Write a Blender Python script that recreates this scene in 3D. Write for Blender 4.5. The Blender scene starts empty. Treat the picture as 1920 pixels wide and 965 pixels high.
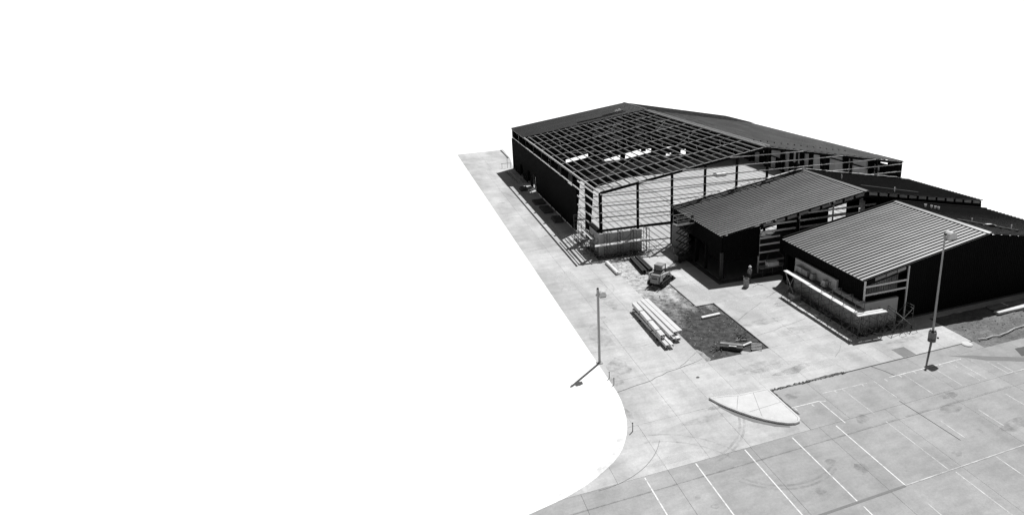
import bpy, bmesh, math, random
from mathutils import Vector, Matrix
from mathutils.geometry import tessellate_polygon
random.seed(7)
R = math.radians
S = bpy.context.scene
COL = S.collection

# ------------------------------------------------------------------ camera
cam_d = bpy.data.cameras.new('camera')
cam = bpy.data.objects.new('camera', cam_d); COL.objects.link(cam)
cam.location = (0, 0, 25.0)
YAW, PITCH = 0.3956, 0.2696
cam.rotation_euler = (math.pi / 2 - PITCH, 0, -YAW)
cam_d.sensor_width = 36; cam_d.sensor_fit = 'HORIZONTAL'
cam_d.lens = 1202.0 / 1920 * 36
cam_d.shift_x = -(1220.7 - 960) / 1920
cam_d.shift_y = -(482.5 - 384.9) / 1920
cam_d.clip_start = 0.5; cam_d.clip_end = 20000
S.camera = cam

# ------------------------------------------------------------------ sky, sun, exposure
SUN = Vector((0.48, 0.40, 1.0)).normalized()
w = bpy.data.worlds.new('World'); S.world = w; w.use_nodes = True
nt = w.node_tree; nt.nodes.clear()
sky = nt.nodes.new('ShaderNodeTexSky'); sky.sky_type = 'NISHITA'; sky.sun_disc = False
sky.sun_elevation = math.asin(SUN.z); sky.sun_rotation = math.atan2(SUN.x, SUN.y)
sky.dust_density = 1.0
bw = nt.nodes.new('ShaderNodeRGBToBW')            # black-and-white photograph
bg = nt.nodes.new('ShaderNodeBackground'); bg.inputs[1].default_value = 0.05
wo = nt.nodes.new('ShaderNodeOutputWorld')
nt.links.new(sky.outputs[0], bw.inputs[0]); nt.links.new(bw.outputs[0], bg.inputs[0]); nt.links.new(bg.outputs[0], wo.inputs[0])
ld = bpy.data.lights.new('sun', 'SUN'); ld.energy = 5.0; ld.angle = R(0.5); ld.color = (1, 1, 1)
sun = bpy.data.objects.new('sun', ld); COL.objects.link(sun)
sun.rotation_euler = SUN.to_track_quat('Z', 'Y').to_euler(); sun.location = (60, 60, 90)
S.view_settings.view_transform = 'Standard'; S.view_settings.look = 'None'
S.view_settings.exposure = 0.0; S.view_settings.gamma = 1.0
S.view_settings.use_curve_mapping = False

# ------------------------------------------------------------------ materials
def mat(name, v, rough=0.8, metal=0.0, spec=0.3, layers=(), rnd=0.0, bump=0.0, bscale=20, stretch=None):
    """grey material; layers = (scale, amount, detail, (sx,sy,sz)) multiply the base value"""
    m = bpy.data.materials.new(name); m.use_nodes = True
    t = m.node_tree; n = t.nodes; L = t.links; b = n['Principled BSDF']
    b.inputs['Roughness'].default_value = rough; b.inputs['Metallic'].default_value = metal
    b.inputs['Specular IOR Level'].default_value = spec
    b.inputs['Base Color'].default_value = (v, v, v, 1)
    cur = None
    geo = n.new('ShaderNodeNewGeometry')
    def mul(a, bsock):
        k = n.new('ShaderNodeMath'); k.operation = 'MULTIPLY'
        if a is None: k.inputs[0].default_value = v
        else: L.new(a, k.inputs[0])
        L.new(bsock, k.inputs[1]); return k.outputs[0]
    for ly in layers:
        sc, am, det = ly[:3]
        mp = n.new('ShaderNodeMapping'); L.new(geo.outputs['Position'], mp.inputs[0])
        if len(ly) > 3: mp.inputs['Scale'].default_value = ly[3]
        if len(ly) > 4: mp.inputs['Rotation'].default_value = (0, 0, ly[4])
        nz = n.new('ShaderNodeTexNoise'); nz.inputs['Scale'].default_value = sc; nz.inputs['Detail'].default_value = det
        nz.inputs['Roughness'].default_value = 0.62
        L.new(mp.outputs[0], nz.inputs['Vector'])
        mr = n.new('ShaderNodeMapRange'); mr.inputs[1].default_value = 0.28; mr.inputs[2].default_value = 0.72
        mr.inputs[3].default_value = 1 - am; mr.inputs[4].default_value = 1 + am
        L.new(nz.outputs[0], mr.inputs[0]); cur = mul(cur, mr.outputs[0])
    if rnd:
        oi = n.new('ShaderNodeObjectInfo'); mr = n.new('ShaderNodeMapRange')
        mr.inputs[3].default_value = 1 - rnd; mr.inputs[4].default_value = 1 + rnd
        L.new(oi.outputs['Random'], mr.inputs[0]); cur = mul(cur, mr.outputs[0])
    if cur is not None: L.new(cur, b.inputs['Base Color'])
    if bump:
        nz = n.new('ShaderNodeTexNoise'); nz.inputs['Scale'].default_value = bscale; nz.inputs['Detail'].default_value = 6
        L.new(geo.outputs['Position'], nz.inputs['Vector'])
        bp = n.new('ShaderNodeBump'); bp.inputs['Strength'].default_value = bump; bp.inputs['Distance'].default_value = 0.05
        L.new(nz.outputs[0], bp.inputs['Height']); L.new(bp.outputs[0], b.inputs['Normal'])
    return m
def stain(name, v, scale, lo, hi, top):
    """dirt or worn paint: a grey that thins out to nothing in a noise pattern"""
    m = mat(name, v, 0.9); t = m.node_tree; n = t.nodes; L = t.links; b = n['Principled BSDF']
    geo = n.new('ShaderNodeNewGeometry'); nz = n.new('ShaderNodeTexNoise'); nz.inputs['Scale'].default_value = scale; nz.inputs['Detail'].default_value = 5
    nz.inputs['Roughness'].default_value = 0.65
    L.new(geo.outputs['Position'], nz.inputs['Vector'])
    mr = n.new('ShaderNodeMapRange'); mr.inputs[1].default_value = lo; mr.inputs[2].default_value = hi; mr.inputs[4].default_value = top
    L.new(nz.outputs[0], mr.inputs[0]); L.new(mr.outputs[0], b.inputs['Alpha'])
    return m
M = {}
M['white'] = mat('pale_ground', 0.92, 1.0, spec=0.0)
M['concrete'] = mat('yard_concrete', 0.45, 0.85, layers=((0.13, .20, 5), (0.45, .20, 6, (1, .3, 1), .3), (1.4, .13, 8, (.3, 1, 1), .1), (5.0, .10, 6), (22, .07, 3)), rnd=.045)
M['floor'] = mat('floor_concrete', 0.43, 0.8, layers=((0.2, .12, 5), (2.5, .1, 6)), rnd=.03)
M['lot'] = mat('parking_concrete', 0.33, 0.85, layers=((0.12, .16, 5), (0.4, .16, 6, (1, .45, 1), -.4), (1.6, .12, 8, (.4, 1, 1), .2), (6, .09, 6), (22, .09, 3)), rnd=.03)
M['island'] = mat('island_concrete', 0.58, 0.85, layers=((0.5, .1, 5), (3, .06, 6), (14, .05, 4)))
M['patch'] = mat('patched_concrete', 0.20, 0.9, layers=((1, .1, 4), (9, .1, 4)))
M['asphalt'] = mat('asphalt', 0.10, 0.9, layers=((1, .15, 4), (12, .15, 4)))
M['soil'] = mat('dark_soil', 0.085, 1.0, spec=.05, layers=((0.7, .35, 6), (4, .35, 8), (14, .3, 4)), bump=.6, bscale=9)
M['verge'] = mat('graded_dirt', 0.16, 1.0, spec=.05, layers=((0.5, .3, 6), (3, .35, 8), (11, .3, 4)), bump=.6, bscale=8)
M['crack'] = mat('open_joint', 0.10, 1.0, spec=0)
M['paint'] = stain('worn_white_paint', 0.75, 2.2, .24, .50, .95)
M['paint2'] = stain('faded_white_paint', 0.72, 1.6, .26, .60, .85)
M['tyre'] = stain('tyre_rubber_mark', 0.10, 1.7, .38, .80, .28)
M['oil'] = stain('oil_stain', 0.08, 1.4, .40, .85, .42)
M['dust'] = stain('pale_dust', 0.62, .8, .34, .7, .75)
M['roof'] = mat('roof_metal', 0.25, 0.42, metal=0.9, spec=.4, layers=((0.3, .08, 4), (1.2, .08, 6, (.25, 1, 1)), (6, .05, 5)), rnd=.07)
M['roof_dark'] = mat('dark_roof_metal', 0.17, 0.40, metal=0.9, spec=.4, layers=((0.3, .1, 4), (1.2, .1, 6, (.25, 1, 1)), (6, .06, 5)), rnd=.08)
for k_ in ('roof', 'roof_dark'): M[k_].node_tree.nodes['Principled BSDF'].inputs['Specular Tint'].default_value = (.08,.08,.08,1)
M['seam'] = mat('seam_shade', 0.02, 0.7, spec=.05)  # near-black colour standing in for the shadow along the roof ribs
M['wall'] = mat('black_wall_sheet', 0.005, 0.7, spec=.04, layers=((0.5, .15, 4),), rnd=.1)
M['liner'] = mat('wall_liner', 0.42, 0.8, layers=((0.6, .1, 4),), rnd=.15)
M['primer'] = mat('primer_steel', 0.008, 0.7, spec=.06, layers=((2, .2, 4),))
M['galv'] = mat('galvanised_steel', 0.55, 0.5, metal=.35, layers=((3, .12, 4),), rnd=.12)
M['purlin'] = mat('purlin_steel', 0.33, 0.6, metal=.2, layers=((3, .12, 4),), rnd=.14)
M['masonry'] = mat('grey_masonry', 0.34, 0.95, layers=((0.8, .07, 5), (9, .05, 4)))
M['trim'] = mat('grey_trim', 0.28, 0.8, layers=((2, .15, 4),), rnd=.2)
M['scaf'] = mat('scaffold_tube', 0.10, 0.55, metal=.4)
M['plank'] = mat('scaffold_plank', 0.72, 0.85, layers=((1.2, .12, 5), (8, .1, 4)), rnd=.08)
M['board'] = mat('grey_board', 0.30, 0.9, layers=((1.5, .2, 5),), rnd=.25)
M['pale'] = mat('pale_steel', 0.6, 0.55, layers=((1.5, .08, 5),), rnd=.08)
M['pole'] = mat('pole_paint', 0.33, 0.55, layers=((3, .08, 4),))
M['lamp'] = mat('lamp_housing', 0.55, 0.5)
M['lens'] = mat('lamp_lens', 0.18, 0.2)
M['rubber'] = mat('black_rubber', 0.015, 0.8)
M['mach'] = mat('machine_paint', 0.26, 0.5, layers=((4, .15, 4),))
M['machl'] = mat('machine_pale_paint', 0.5, 0.5, layers=((4, .1, 4),))
M['dark'] = mat('dark_steel', 0.03, 0.6)
M['timber'] = mat('dark_timber', 0.07, 0.95, layers=((3, .3, 5),))
M['wood'] = mat('weathered_wood', 0.45, 0.9, layers=((3, .2, 5),))
M['glass'] = mat('cab_glass', 0.05, 0.08, spec=.6)
M['flash'] = mat('pale_flashing', 0.75, 0.6, layers=((2, .25, 5),))
M['cloth'] = mat('white_sheet', 0.8, 0.9)

# ------------------------------------------------------------------ mesh builder
WORLD = {}
class MB:
    def __init__(s): s.v = []; s.f = []
    def add(s, vs, fs):
        o = len(s.v); s.v += [tuple(p) for p in vs]; s.f += [tuple(i + o for i in q) for q in fs]; return s
    def box(s, x0, x1, y0, y1, z0, z1):
        return s.add([(x0,y0,z0),(x1,y0,z0),(x1,y1,z0),(x0,y1,z0),(x0,y0,z1),(x1,y0,z1),(x1,y1,z1),(x0,y1,z1)],
              [(0,3,2,1),(4,5,6,7),(0,1,5,4),(1,2,6,5),(2,3,7,6),(3,0,4,7)])
    def bar(s, a, b, wd, ht, up=(0,0,1)):
        a = Vector(a); b = Vector(b); d = (b - a).normalized(); u = Vector(up)
        if abs(d.dot(u)) > .98: u = Vector((1,0,0))
        r = d.cross(u).normalized() * wd / 2; u2 = r.cross(d).normalized() * ht / 2
        c = [a-r-u2, a+r-u2, b+r-u2, b-r-u2, a-r+u2, a+r+u2, b+r+u2, b-r+u2]
        return s.add(c, [(0,3,2,1),(4,5,6,7),(0,1,5,4),(1,2,6,5),(2,3,7,6),(3,0,4,7)])
    def tube(s, pts, r, n=6, r1=None, cap=True):
        pts = [Vector(p) for p in pts]; o = len(s.v); k = len(pts)
        for i, p in enumerate(pts):
            d = (pts[min(i+1,k-1)] - pts[max(i-1,0)]).normalized()
            u = Vector((0,0,1)) if abs(d.z) < .9 else Vector((1,0,0))
            a = d.cross(u).normalized(); b = a.cross(d)
            rr = r if r1 is None else r + (r1 - r) * i / (k - 1)
            for j in range(n):
                t = 2 * math.pi * j / n; s.v.append(tuple(p + a * math.cos(t) * rr + b * math.sin(t) * rr))
        for i in range(k - 1):
            for j in range(n):
                s.f.append((o+i*n+j, o+i*n+(j+1)%n, o+(i+1)*n+(j+1)%n, o+(i+1)*n+j))
        if cap: s.f.append(tuple(o+j for j in range(n))[::-1]); s.f.append(tuple(o+(k-1)*n+j for j in range(n)))
        return s
    def lathe(s, c, prof, n=16):
        o = len(s.v); k = len(prof)
        for (r, z) in prof:
            for j in range(n):
                t = 2 * math.pi * j / n; s.v.append((c[0]+r*math.cos(t), c[1]+r*math.sin(t), c[2]+z))
        for i in range(k-1):
            for j in range(n): s.f.append((o+i*n+j, o+i*n+(j+1)%n, o+(i+1)*n+(j+1)%n, o+(i+1)*n+j))
        s.f.append(tuple(o+j for j in range(n))[::-1]); s.f.append(tuple(o+(k-1)*n+j for j in range(n)))
        return s
    def prism(s, poly, axis, a, b):
        """extrude a 2-D polygon along axis ('x': poly is (y,z); 'y': (x,z); 'z': (x,y))"""
        f = {'x': lambda p, t: (t, p[0], p[1]), 'y': lambda p, t: (p[0], t, p[1]), 'z': lambda p, t: (p[0], p[1], t)}[axis]
        n = len(poly); vs = [f(p, a) for p in poly] + [f(p, b) for p in poly]
        fs = [tuple(range(n)), tuple(range(2*n-1, n-1, -1))] + [(i, n+i, n+(i+1)%n, (i+1)%n) for i in range(n)]
        return s.add(vs, fs)
    def strip(s, pts, wd, z):
        """flat ribbon on the ground"""
        L = []
        for i, p in enumerate(pts):
            a = Vector(pts[max(i-1,0)]); b = Vector(pts[min(i+1,len(pts)-1)]); d = (b-a).normalized(); nrm = Vector((-d.y, d.x))
            w_ = wd[i] if isinstance(wd, (list, tuple)) else wd
            q = Vector(p); L.append((q + nrm*w_/2, q - nrm*w_/2))
        o = len(s.v)
        for l, r in L: s.v.append((l.x, l.y, z)); s.v.append((r.x, r.y, z))
        for i in range(len(L)-1): s.f.append((o+2*i, o+2*i+1, o+2*i+3, o+2*i+2))
        return s
    def mesh(s, name, m, smooth=False):
        me = bpy.data.meshes.new(name); me.from_pydata(s.v, [], s.f)
        bm = bmesh.new(); bm.from_mesh(me); bmesh.ops.recalc_face_normals(bm, faces=bm.faces); bm.to_mesh(me); bm.free()
        me.materials.append(M[m] if isinstance(m, str) else m)
        if smooth: me.polygons.foreach_set('use_smooth', [True]*len(me.polygons))
        me.update(); return me
    def build(s, name, m, parent=None, smooth=False, local=False):
        return put(name, s.mesh(name, m, smooth), parent, (0,0,0), local)
def put(name, me, parent=None, at=(0,0,0), local=False, rz=0):
    o = bpy.data.objects.new(name, me); COL.objects.link(o)
    if parent is not None:
        o.parent = parent
        o.location = Vector(at) if local else Vector(at) - WORLD.get(parent.name, Vector((0,0,0)))
    else: o.location = at
    if rz: o.rotation_euler.z = rz
    WORLD[o.name] = Vector(at)
    return o
def tag(o, label=None, cat=None, group=None, kind=None):
    if label: o['label'] = label
    if cat: o['category'] = cat
    if group: o['group'] = group
    if kind: o['kind'] = kind
    return o
def thing(name, label, cat, loc=(0,0,0), rz=0, group=None):
    o = bpy.data.objects.new(name, None); COL.objects.link(o); o.location = loc; o.rotation_euler.z = rz
    o.empty_display_size = .3
    WORLD[o.name] = Vector(loc); return tag(o, label, cat, group)

# ------------------------------------------------------------------ ground
SITE = [(13.38,38.4),(13.30,37.3),(13.13,36.24),(12.90,35.2),(12.59,34.17),(12.30,33.5),(11.97,32.9),(11.57,32.25),(11.1,31.68),(10.55,31.17),(9.93,30.74),(9.25,30.3),(8.53,29.93),(7.8,29.62),(7.02,29.35),(4.9,28.89),(1.5,28.3),(-4,27.8),(-4,4),
        (90,4),(90,52.5),(66.9,52.5),(66.9,66.4),(65.75,66.4),(65.75,117.3),(21.35,117.3),(22.5,126.6),(23.0,137.1),(22,136.6),(13.18,134.75)]
GC = (40, 60); NR = 64                                   # pale plain that rises gently to a far rim
def gring(r): return [(GC[0]+r*math.cos(2*math.pi*i/NR), GC[1]+r*math.sin(2*math.pi*i/NR)) for i in range(NR)]
BIG = gring(700)
tri = tessellate_polygon([[Vector((x,y,0)) for x,y in BIG],[Vector((x,y,0)) for x,y in SITE]])
allp = BIG + SITE
g = MB(); g.add([(x,y,-0.004) for x,y in allp], [t for t in tri])
RAD = [700,850,1050,1300,1600,2000,2500,3100,3900,5000,6500]
for i, r in enumerate(RAD):
    if i: g.v += [(x,y,-.004+.068*(r-700)**2/(r+100)) for x,y in gring(r)]
base = [0]+[len(allp)+NR*i for i in range(len(RAD)-1)]
for i in range(len(RAD)-1):
    for j in range(NR): g.f.append((base[i]+j, base[i]+(j+1)%NR, base[i+1]+(j+1)%NR, base[i+1]+j))
go = g.build('ground', 'white', smooth=False); tag(go, kind='structure')
# sub-base of bare soil under the whole site
sb = MB(); sb.add([(x,y,-0.17) for x,y in SITE], [t for t in tessellate_polygon([[Vector((x,y,0)) for x,y in SITE]])])
tag(sb.build('terrain', 'soil'), kind='structure')

def clip(poly, x0, x1, y0, y1):
    def cut(P, ins, inter):
        out = []
        for i in range(len(P)):
            a, b = P[i-1], P[i]
            if ins(b):
                if not ins(a): out.append(inter(a, b))
                out.append(b)
            elif ins(a): out.append(inter(a, b))
        return out
    def ix(x): return lambda a, b: (x, a[1] + (b[1]-a[1])*(x-a[0])/(b[0]-a[0]))
    def iy(y): return lambda a, b: (a[0] + (b[0]-a[0])*(y-a[1])/(b[1]-a[1]), y)
    for ins, it in ((lambda p: p[0] >= x0, ix(x0)), (lambda p: p[0] <= x1, ix(x1)), (lambda p: p[1] >= y0, iy(y0)), (lambda p: p[1] <= y1, iy(y1))):
        poly = cut(poly, ins, it)
        if len(poly) < 3: return []
    return poly
def slab(parent, x0, x1, y0, y1, m, z=0.0, th=.16, gap=.007, name='slab', dz=0.004):
    p = clip(SITE, x0 + gap, x1 - gap, y0 + gap, y1 - gap)
    if len(p) < 3: return
    q = []
    for a in p:
        if not q or (abs(a[0]-q[-1][0]) + abs(a[1]-q[-1][1])) > 1e-4: q.append(a)
    area = sum(q[i-1][0]*q[i][1]-q[i][0]*q[i-1][1] for i in range(len(q)))/2
    if abs(area) < .15: return
    zz = z + random.uniform(-dz, 0)
    b = MB(); b.prism(q, 'z', zz - th, zz); return b.build(name, m, parent)
def slabs(parent, xs, ys, m, **k):
    for i in range(len(xs)-1):
        for j in range(len(ys)-1): slab(parent, xs[i], xs[i+1], ys[j], ys[j+1], m, **k)

yard = tag(MB().box(14, 43, 35, 63, -.168, -.1665).build('yard', 'soil'), kind='structure')
XL = [13.0, 16.1, 18.95, 21.3]
slabs(yard, [6.9, 10.2, 13.3, 16.1], [29.32, 34.1], 'concrete')
slabs(yard, [16.1, 18.95, 23.45], [29.32, 34.1], 'concrete')
slabs(yard, [12.4, 13.0, 16.1, 18.95], [34.1, 39.75], 'concrete')
slabs(yard, [18.95, 21.3, 23.45], [34.1, 39.75], 'concrete')
slabs(yard, [23.45, 27.0], [34.3, 39.75], 'concrete')
slabs(yard, XL, [39.75, 44.5, 49.3, 54.2, 59.4, 64.0], 'concrete')
slabs(yard, [13.0, 16.1, 18.95, 20.6], [64.0, 69.5], 'concrete')
slabs(yard, [13.0, 16.1, 18.95, 21.4], [69.5, 75, 80.5, 86, 91.5, 97, 102.5, 108, 113.5, 117.3], 'concrete')
slabs(yard, [13.0, 17.5, 23.2], [117.3, 123, 129, 138], 'concrete')
slabs(yard, [20.6, 26.3], [64.0, 64.62], 'concrete')
slabs(yard, [21.3, 25.15, 26.3], [63.4, 64.0], 'concrete')
slabs(yard, [25.15, 27.4], [49.3, 54.2, 59.0, 63.4], 'concrete')
slabs(yard, [27.4, 29.65], [49.3, 54.2, 58.8, 62.0], 'concrete')
slabs(yard, [26.3, 30.4], [63.4, 66.4], 'concrete')
slabs(yard, [27.4, 30.4], [62.0, 63.4], 'concrete')
slabs(yard, [27.0, 30.4, 33.6, 35.0], [34.3, 39.75, 44.5, 49.3], 'concrete')
slabs(yard, [29.65, 33.6, 36.9], [49.3, 53.1], 'concrete')
slabs(yard, [35.0, 40.2, 43.15], [34.3, 38.4], 'concrete')
slabs(yard, [40.2, 43.15], [38.4, 40.0], 'concrete')
slabs(yard, [43.15, 48, 53, 58, 63, 68, 73], [38.85, 40.3], 'concrete')
MB().box(35.95, 37.2, 34.36, 35.7, -.1, .006).build('patch', 'patch', yard)

lot = tag(MB().box(0, 60, 6, 28, -.168, -.1665).build('parking_lot', 'soil'), kind='structure')
slabs(lot, [-4, 3, 8, 13.3, 18.9, 24.1, 29.5, 34.9, 40.3, 45.7, 52, 60, 70, 90], [4, 10, 16.5, 22.86, 28.0, 29.32], 'lot', gap=.008)
slabs(lot, [23.47, 26.6, 31.4, 36.0, 40.3], [29.32, 34.2], 'lot')
slabs(lot, [40.3, 45.7, 52, 60, 70, 90], [29.32, 33.05], 'lot')
slabs(lot, [40.3, 43.2], [33.05, 34.2], 'lot')
def lstripe(pts, wd=.11, m='paint'): MB().strip(pts, wd, .006).build('painted_stripe', m, lot)
for x, y0, y1, m in ((11.8,22.95,29.2,'paint'),(15.08,22.95,29.2,'paint'),(18.45,22.95,29.2,'paint'),(21.85,22.95,29.1,'paint'),(25.22,22.95,29.05,'paint'),(28.55,22.95,28.15,'paint'),(31.93,24.8,26.8,'paint2'),(35.32,24.8,26.8,'paint2'),(38.74,25.6,27.5,'paint2'),
                     (21.9,16,22.5,'paint'),(25.28,16,21.3,'paint2'),(28.78,16,22.65,'paint'),(32.15,16,22.75,'paint'),(35.5,16,22.75,'paint'),
                     (25.98,29.05,31.78,'paint'),(28.45,29.1,32.0,'paint'),(31.3,30.1,32.45,'paint'),(36.82,29.5,32.4,'paint'),(38.58,29.5,32.38,'paint'),(39.25,29.5,32.3,'paint'),(41.4,29.5,31.25,'paint'),(42.0,29.1,30.9,'paint'),(44.8,28.4,30.0,'paint2'),(34.0,29.5,32.35,'paint2')):
    lstripe([(x,y0),(x,y1)], .085 if y0 < 29 else .07, 'paint2' if (y0 > 29 and x > 30) or x > 28 else m)
for pts, m in (([(25.2,22.9),(50,22.9)],'paint2'),([(23.64,31.88),(25.95,31.84),(26.4,31.66)],'paint'),([(26.8,32.56),(30.65,32.43)],'paint2'),([(32.74,32.42),(39.9,32.42)],'paint'),([(41,29.45),(50,29.3)],'paint2')):
    lstripe(pts, .075, m)
for x, y in ((23.9,31.75),(25.25,31.7),(27.8,32.5),(28.46,32.45),(30.16,32.45),(32.22,32.36),(33.6,32.4),(35.0,32.4),(37.6,32.38),(40.4,31.9)):
    lstripe([(x,y),(x+.02,y-.3)], .09, 'paint2')
for pts, wd, m in (([(5,28.0),(12,28.0),(20,28.0),(31.5,28.08),(40,28.1)], .16, 'tyre'),([(10,22.86),(16,22.86),(25.2,22.88)], .16, 'patch'),
                ([(31.14,29.7),(31.3,27.5),(31.48,24.78)], .05, 'crack'),([(32.6,34.2),(33.0,33.4),(33.3,32.5)], .07, 'crack')):
    MB().strip(pts, wd, .0045).build('crack', m, lot)
# dark band of old asphalt and dirt at the far end of the lot
MB().add([(x,y,.005) for x,y in ((39.3,33.2),(40.3,32.55),(41.5,31.55),(44.2,30.2),(47,29.2),(49,28.9),(49,29.4),(46.5,30.2),(44.6,30.75),(42.2,31.9),(41.2,32.5))], [tuple(range(11))]).build('asphalt_band', 'patch', lot)
MB().add([(x,y,.0055) for x,y in ((45.3,32.0),(44.7,30.9),(52,29.6),(52,31.6))], [(0,1,2,3)]).build('asphalt_band', 'asphalt', lot)
def blot(parent, x, y, rx, ry, m, z=.0052, name='stain', n=14):
    b = MB(); b.add([(x+rx*math.cos(2*math.pi*i/n)*random.uniform(.7,1.15), y+ry*math.sin(2*math.pi*i/n)*random.uniform(.7,1.15), z) for i in range(n)], [tuple(range(n))]); b.build(name, m, parent)
for x, y, rx, ry in ((27.33,29.0,.55,.5),(33.6,27.6,.9,.5),(33.4,25.0,.25,.2),(20.5,24.4,.4,.3),(23.9,25.0,.5,.5),(17.4,23.2,.5,.4),(30.2,23.9,.4,.3),(36.5,24.6,2.0,.7),(26.3,24.0,.35,.3),(13.9,26.6,.18,.18),(14.5,25.6,.3,.2),(22.6,26.2,.35,.4),(34.9,28.9,.8,.4),(24.6,33.1,.8,.4)):
    blot(lot, x, y, rx, ry, 'oil')
def arc(cx, cy, r, a0, a1, n=22): return [(cx+r*math.cos(R(a0+(a1-a0)*i/n)), cy+r*math.sin(R(a0+(a1-a0)*i/n))) for i in range(n+1)]
for pts in (arc(20.3,29.4,4.4,215,300), arc(20.3,29.4,4.1,215,300), arc(15.0,34.2,5.2,285,350), arc(15.0,34.2,5.5,285,350)):
    MB().strip(pts, .16, .0048).build('tyre_mark', 'tyre', lot if pts[5][1] < 29 else yard)
for pts in (arc(17.0,57.0,2.6,-60,170), arc(17.0,57.0,1.9,-60,170), arc(17.5,46.2,2.2,-120,90), arc(24.4,58.0,9.0,205,262), arc(12.0,26.5,6.5,25,80), arc(11.9,26.3,6.0,25,80)):
    MB().strip(pts, .12, .0048).build('tyre_mark', 'tyre', yard)
def wig(a, b, n, amp): 
    a = Vector(a); b = Vector(b); d = (b-a); nr = Vector((-d.y,d.x)).normalized(); o = 0; out = []
    for i in range(n+1):
        o = 0 if i in (0,n) else o*.6 + random.uniform(-amp,amp); out.append(a+d*i/n+nr*o)
    return out
for a, b, n, wd in (((13.4,38.3),(21.2,40.3),14,.045),((27.1,45.0),(36.2,50.6),10,.03),((21.3,41.5),(19.1,39.9),5,.03),((27.2,42.0),(33,43.2),6,.02),((31,36.5),(34,38.9),6,.02),((14.2,84.6),(19.4,86.4),7,.05),((13.6,70.2),(17.8,71.5),6,.02),((16,100),(18.6,92),8,.02)):
    MB().strip(wig(a,b,n,.12), wd, .005).build('crack', 'crack', yard)
for x, y, rx, ry, m in ((27.3,60.6,.9,.5,'oil'),(16.4,50.4,.3,.2,'oil'),(18.9,33.9,.5,.25,'oil'),(17.2,37.2,.12,.12,'oil'),(19.6,37.9,.16,.13,'crack'),(33.4,46.6,1.5,.6,'tyre'),(31.0,41.5,2.2,.7,'tyre'),(33.9,47.5,.5,.35,'oil'),(15.0,93,.7,.5,'oil'),(20.4,46.0,1.0,2.6,'dust'),(21.0,40.6,.9,1.3,'dust'),(20.6,35.2,1.5,.5,'dust'),(28.5,36.0,3.5,.6,'dust'),(24.2,60.8,.6,1.0,'dust'),(14.7,41.6,.9,1.4,'oil'),(13.9,39.8,.5,.9,'oil'),(13.2,35.5,.25,.7,'oil'),(17.5,33,2.0,.35,'tyre'),(38.2,36.6,2.0,.35,'tyre'),(30.5,47.8,3.0,2.0,'dust'),(27.0,52.0,1.5,2.2,'dust'),(32.5,37.8,3.0,1.0,'dust'),(26.0,36.6,2.6,1.2,'dust'),(16.0,60,1.2,3.0,'dust'),(15.0,47,1.0,2.5,'tyre'),(24.5,37.4,2.6,.8,'tyre'),(18.0,53.5,.6,2.0,'tyre'),(29.5,44.0,2.6,.5,'tyre')):
    blot(yard, x, y, rx, ry, m, z=.0056)
for x, y, a, l in ((17.0,75.3,.2,1.3),(17.4,78.8,-.1,1.0)):
    MB().strip([(x,y),(x+l*math.cos(a),y+l*math.sin(a))], .14, .006).build('scrap_mark', 'patch', yard)
for r_, wd in ((0, .5),):
    MB().strip([(6.6,29.5),(7.6,29.8),(8.5,30.2),(9.4,30.65),(10.2,31.2),(10.9,31.85),(11.4,32.5),(11.8,33.2)], wd, .0054).build('gutter_stain', 'oil', yard)
blot(yard, 14.2, 30.1, 2.0, .35, 'dust', z=.0058)
MB().strip(arc(9.2,34.6,5.4,268,332), .03, .0064).build('crack', 'patch', yard)
# soil in the joint between yard and parking lot
MB().strip(wig((23.5,34.28),(30.0,34.33),26,.05), [random.uniform(.05,.3) for _ in range(27)], .007).build('joint_dirt', 'verge', lot)
MB().strip(wig((23.62,34.2),(23.75,31.0),12,.04), [random.uniform(.05,.2) for _ in range(13)], .007).build('joint_dirt', 'soil', lot)
MB().strip([(30,34.27),(43.1,34.24)], .09, .0065).build('joint_dirt', 'crack', lot)
# traffic island with a rounded kerb
IS = [(18.98,35.0)] + [(19.3,34.1),(19.65,33.4),(20.1,32.65),(20.6,31.95),(21.2,31.25),(21.8,30.7),(22.35,30.32),(22.85,30.15),(23.2,30.2),(23.45,30.5),(23.5,30.95)] + [(23.48,34.45),(21.06,34.55),(20.3,34.8)]
isl = MB(); 
def inset(p, d):
    n = len(p); out = []
    for i in range(n):
        a, b, c = Vector(p[i-1]), Vector(p[i]), Vector(p[(i+1)%n]); e1 = (b-a).normalized(); e2 = (c-b).normalized()
        nn = Vector((-e1.y-e2.y, e1.x+e2.x)).normalized(); k = max(.35, nn.dot(Vector((-e1.y,e1.x)))); out.append(tuple(b + nn*d/k))
    return out
isl.prism(inset(IS,.17), 'z', -.05, .145)
island = tag(isl.build('sidewalk', 'island'), kind='structure')
ring = MB(); n_ = len(IS); A_ = IS; B_ = inset(IS,.03); C_ = inset(IS,.15); D_ = inset(IS, .16)
ring.add([(x,y,-.05) for x,y in A_]+[(x,y,.12) for x,y in A_]+[(x,y,.15) for x,y in B_]+[(x,y,.15) for x,y in C_]+[(x,y,.1) for x,y in D_],
   [(k*n_+i, k*n_+(i+1)%n_, (k+1)*n_+(i+1)%n_, (k+1)*n_+i) for k in range(4) for i in range(n_)])
ring.build('kerb', 'island', island)
for pts in ([(20.05,32.95),(21.05,34.5)],[(21.2,31.6),(22.2,34.4)],[(20.7,32.4),(23.4,32.6)]):
    MB().strip(pts, .025, .1475).build('joint', 'patch', island)
MB().strip([(19.2,34.0),(19.9,32.7),(20.6,31.7),(21.6,30.65),(22.4,30.1)], [.1,.45,.5,.35,.12], .0062).build('gutter_dirt', 'patch', yard)

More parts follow.
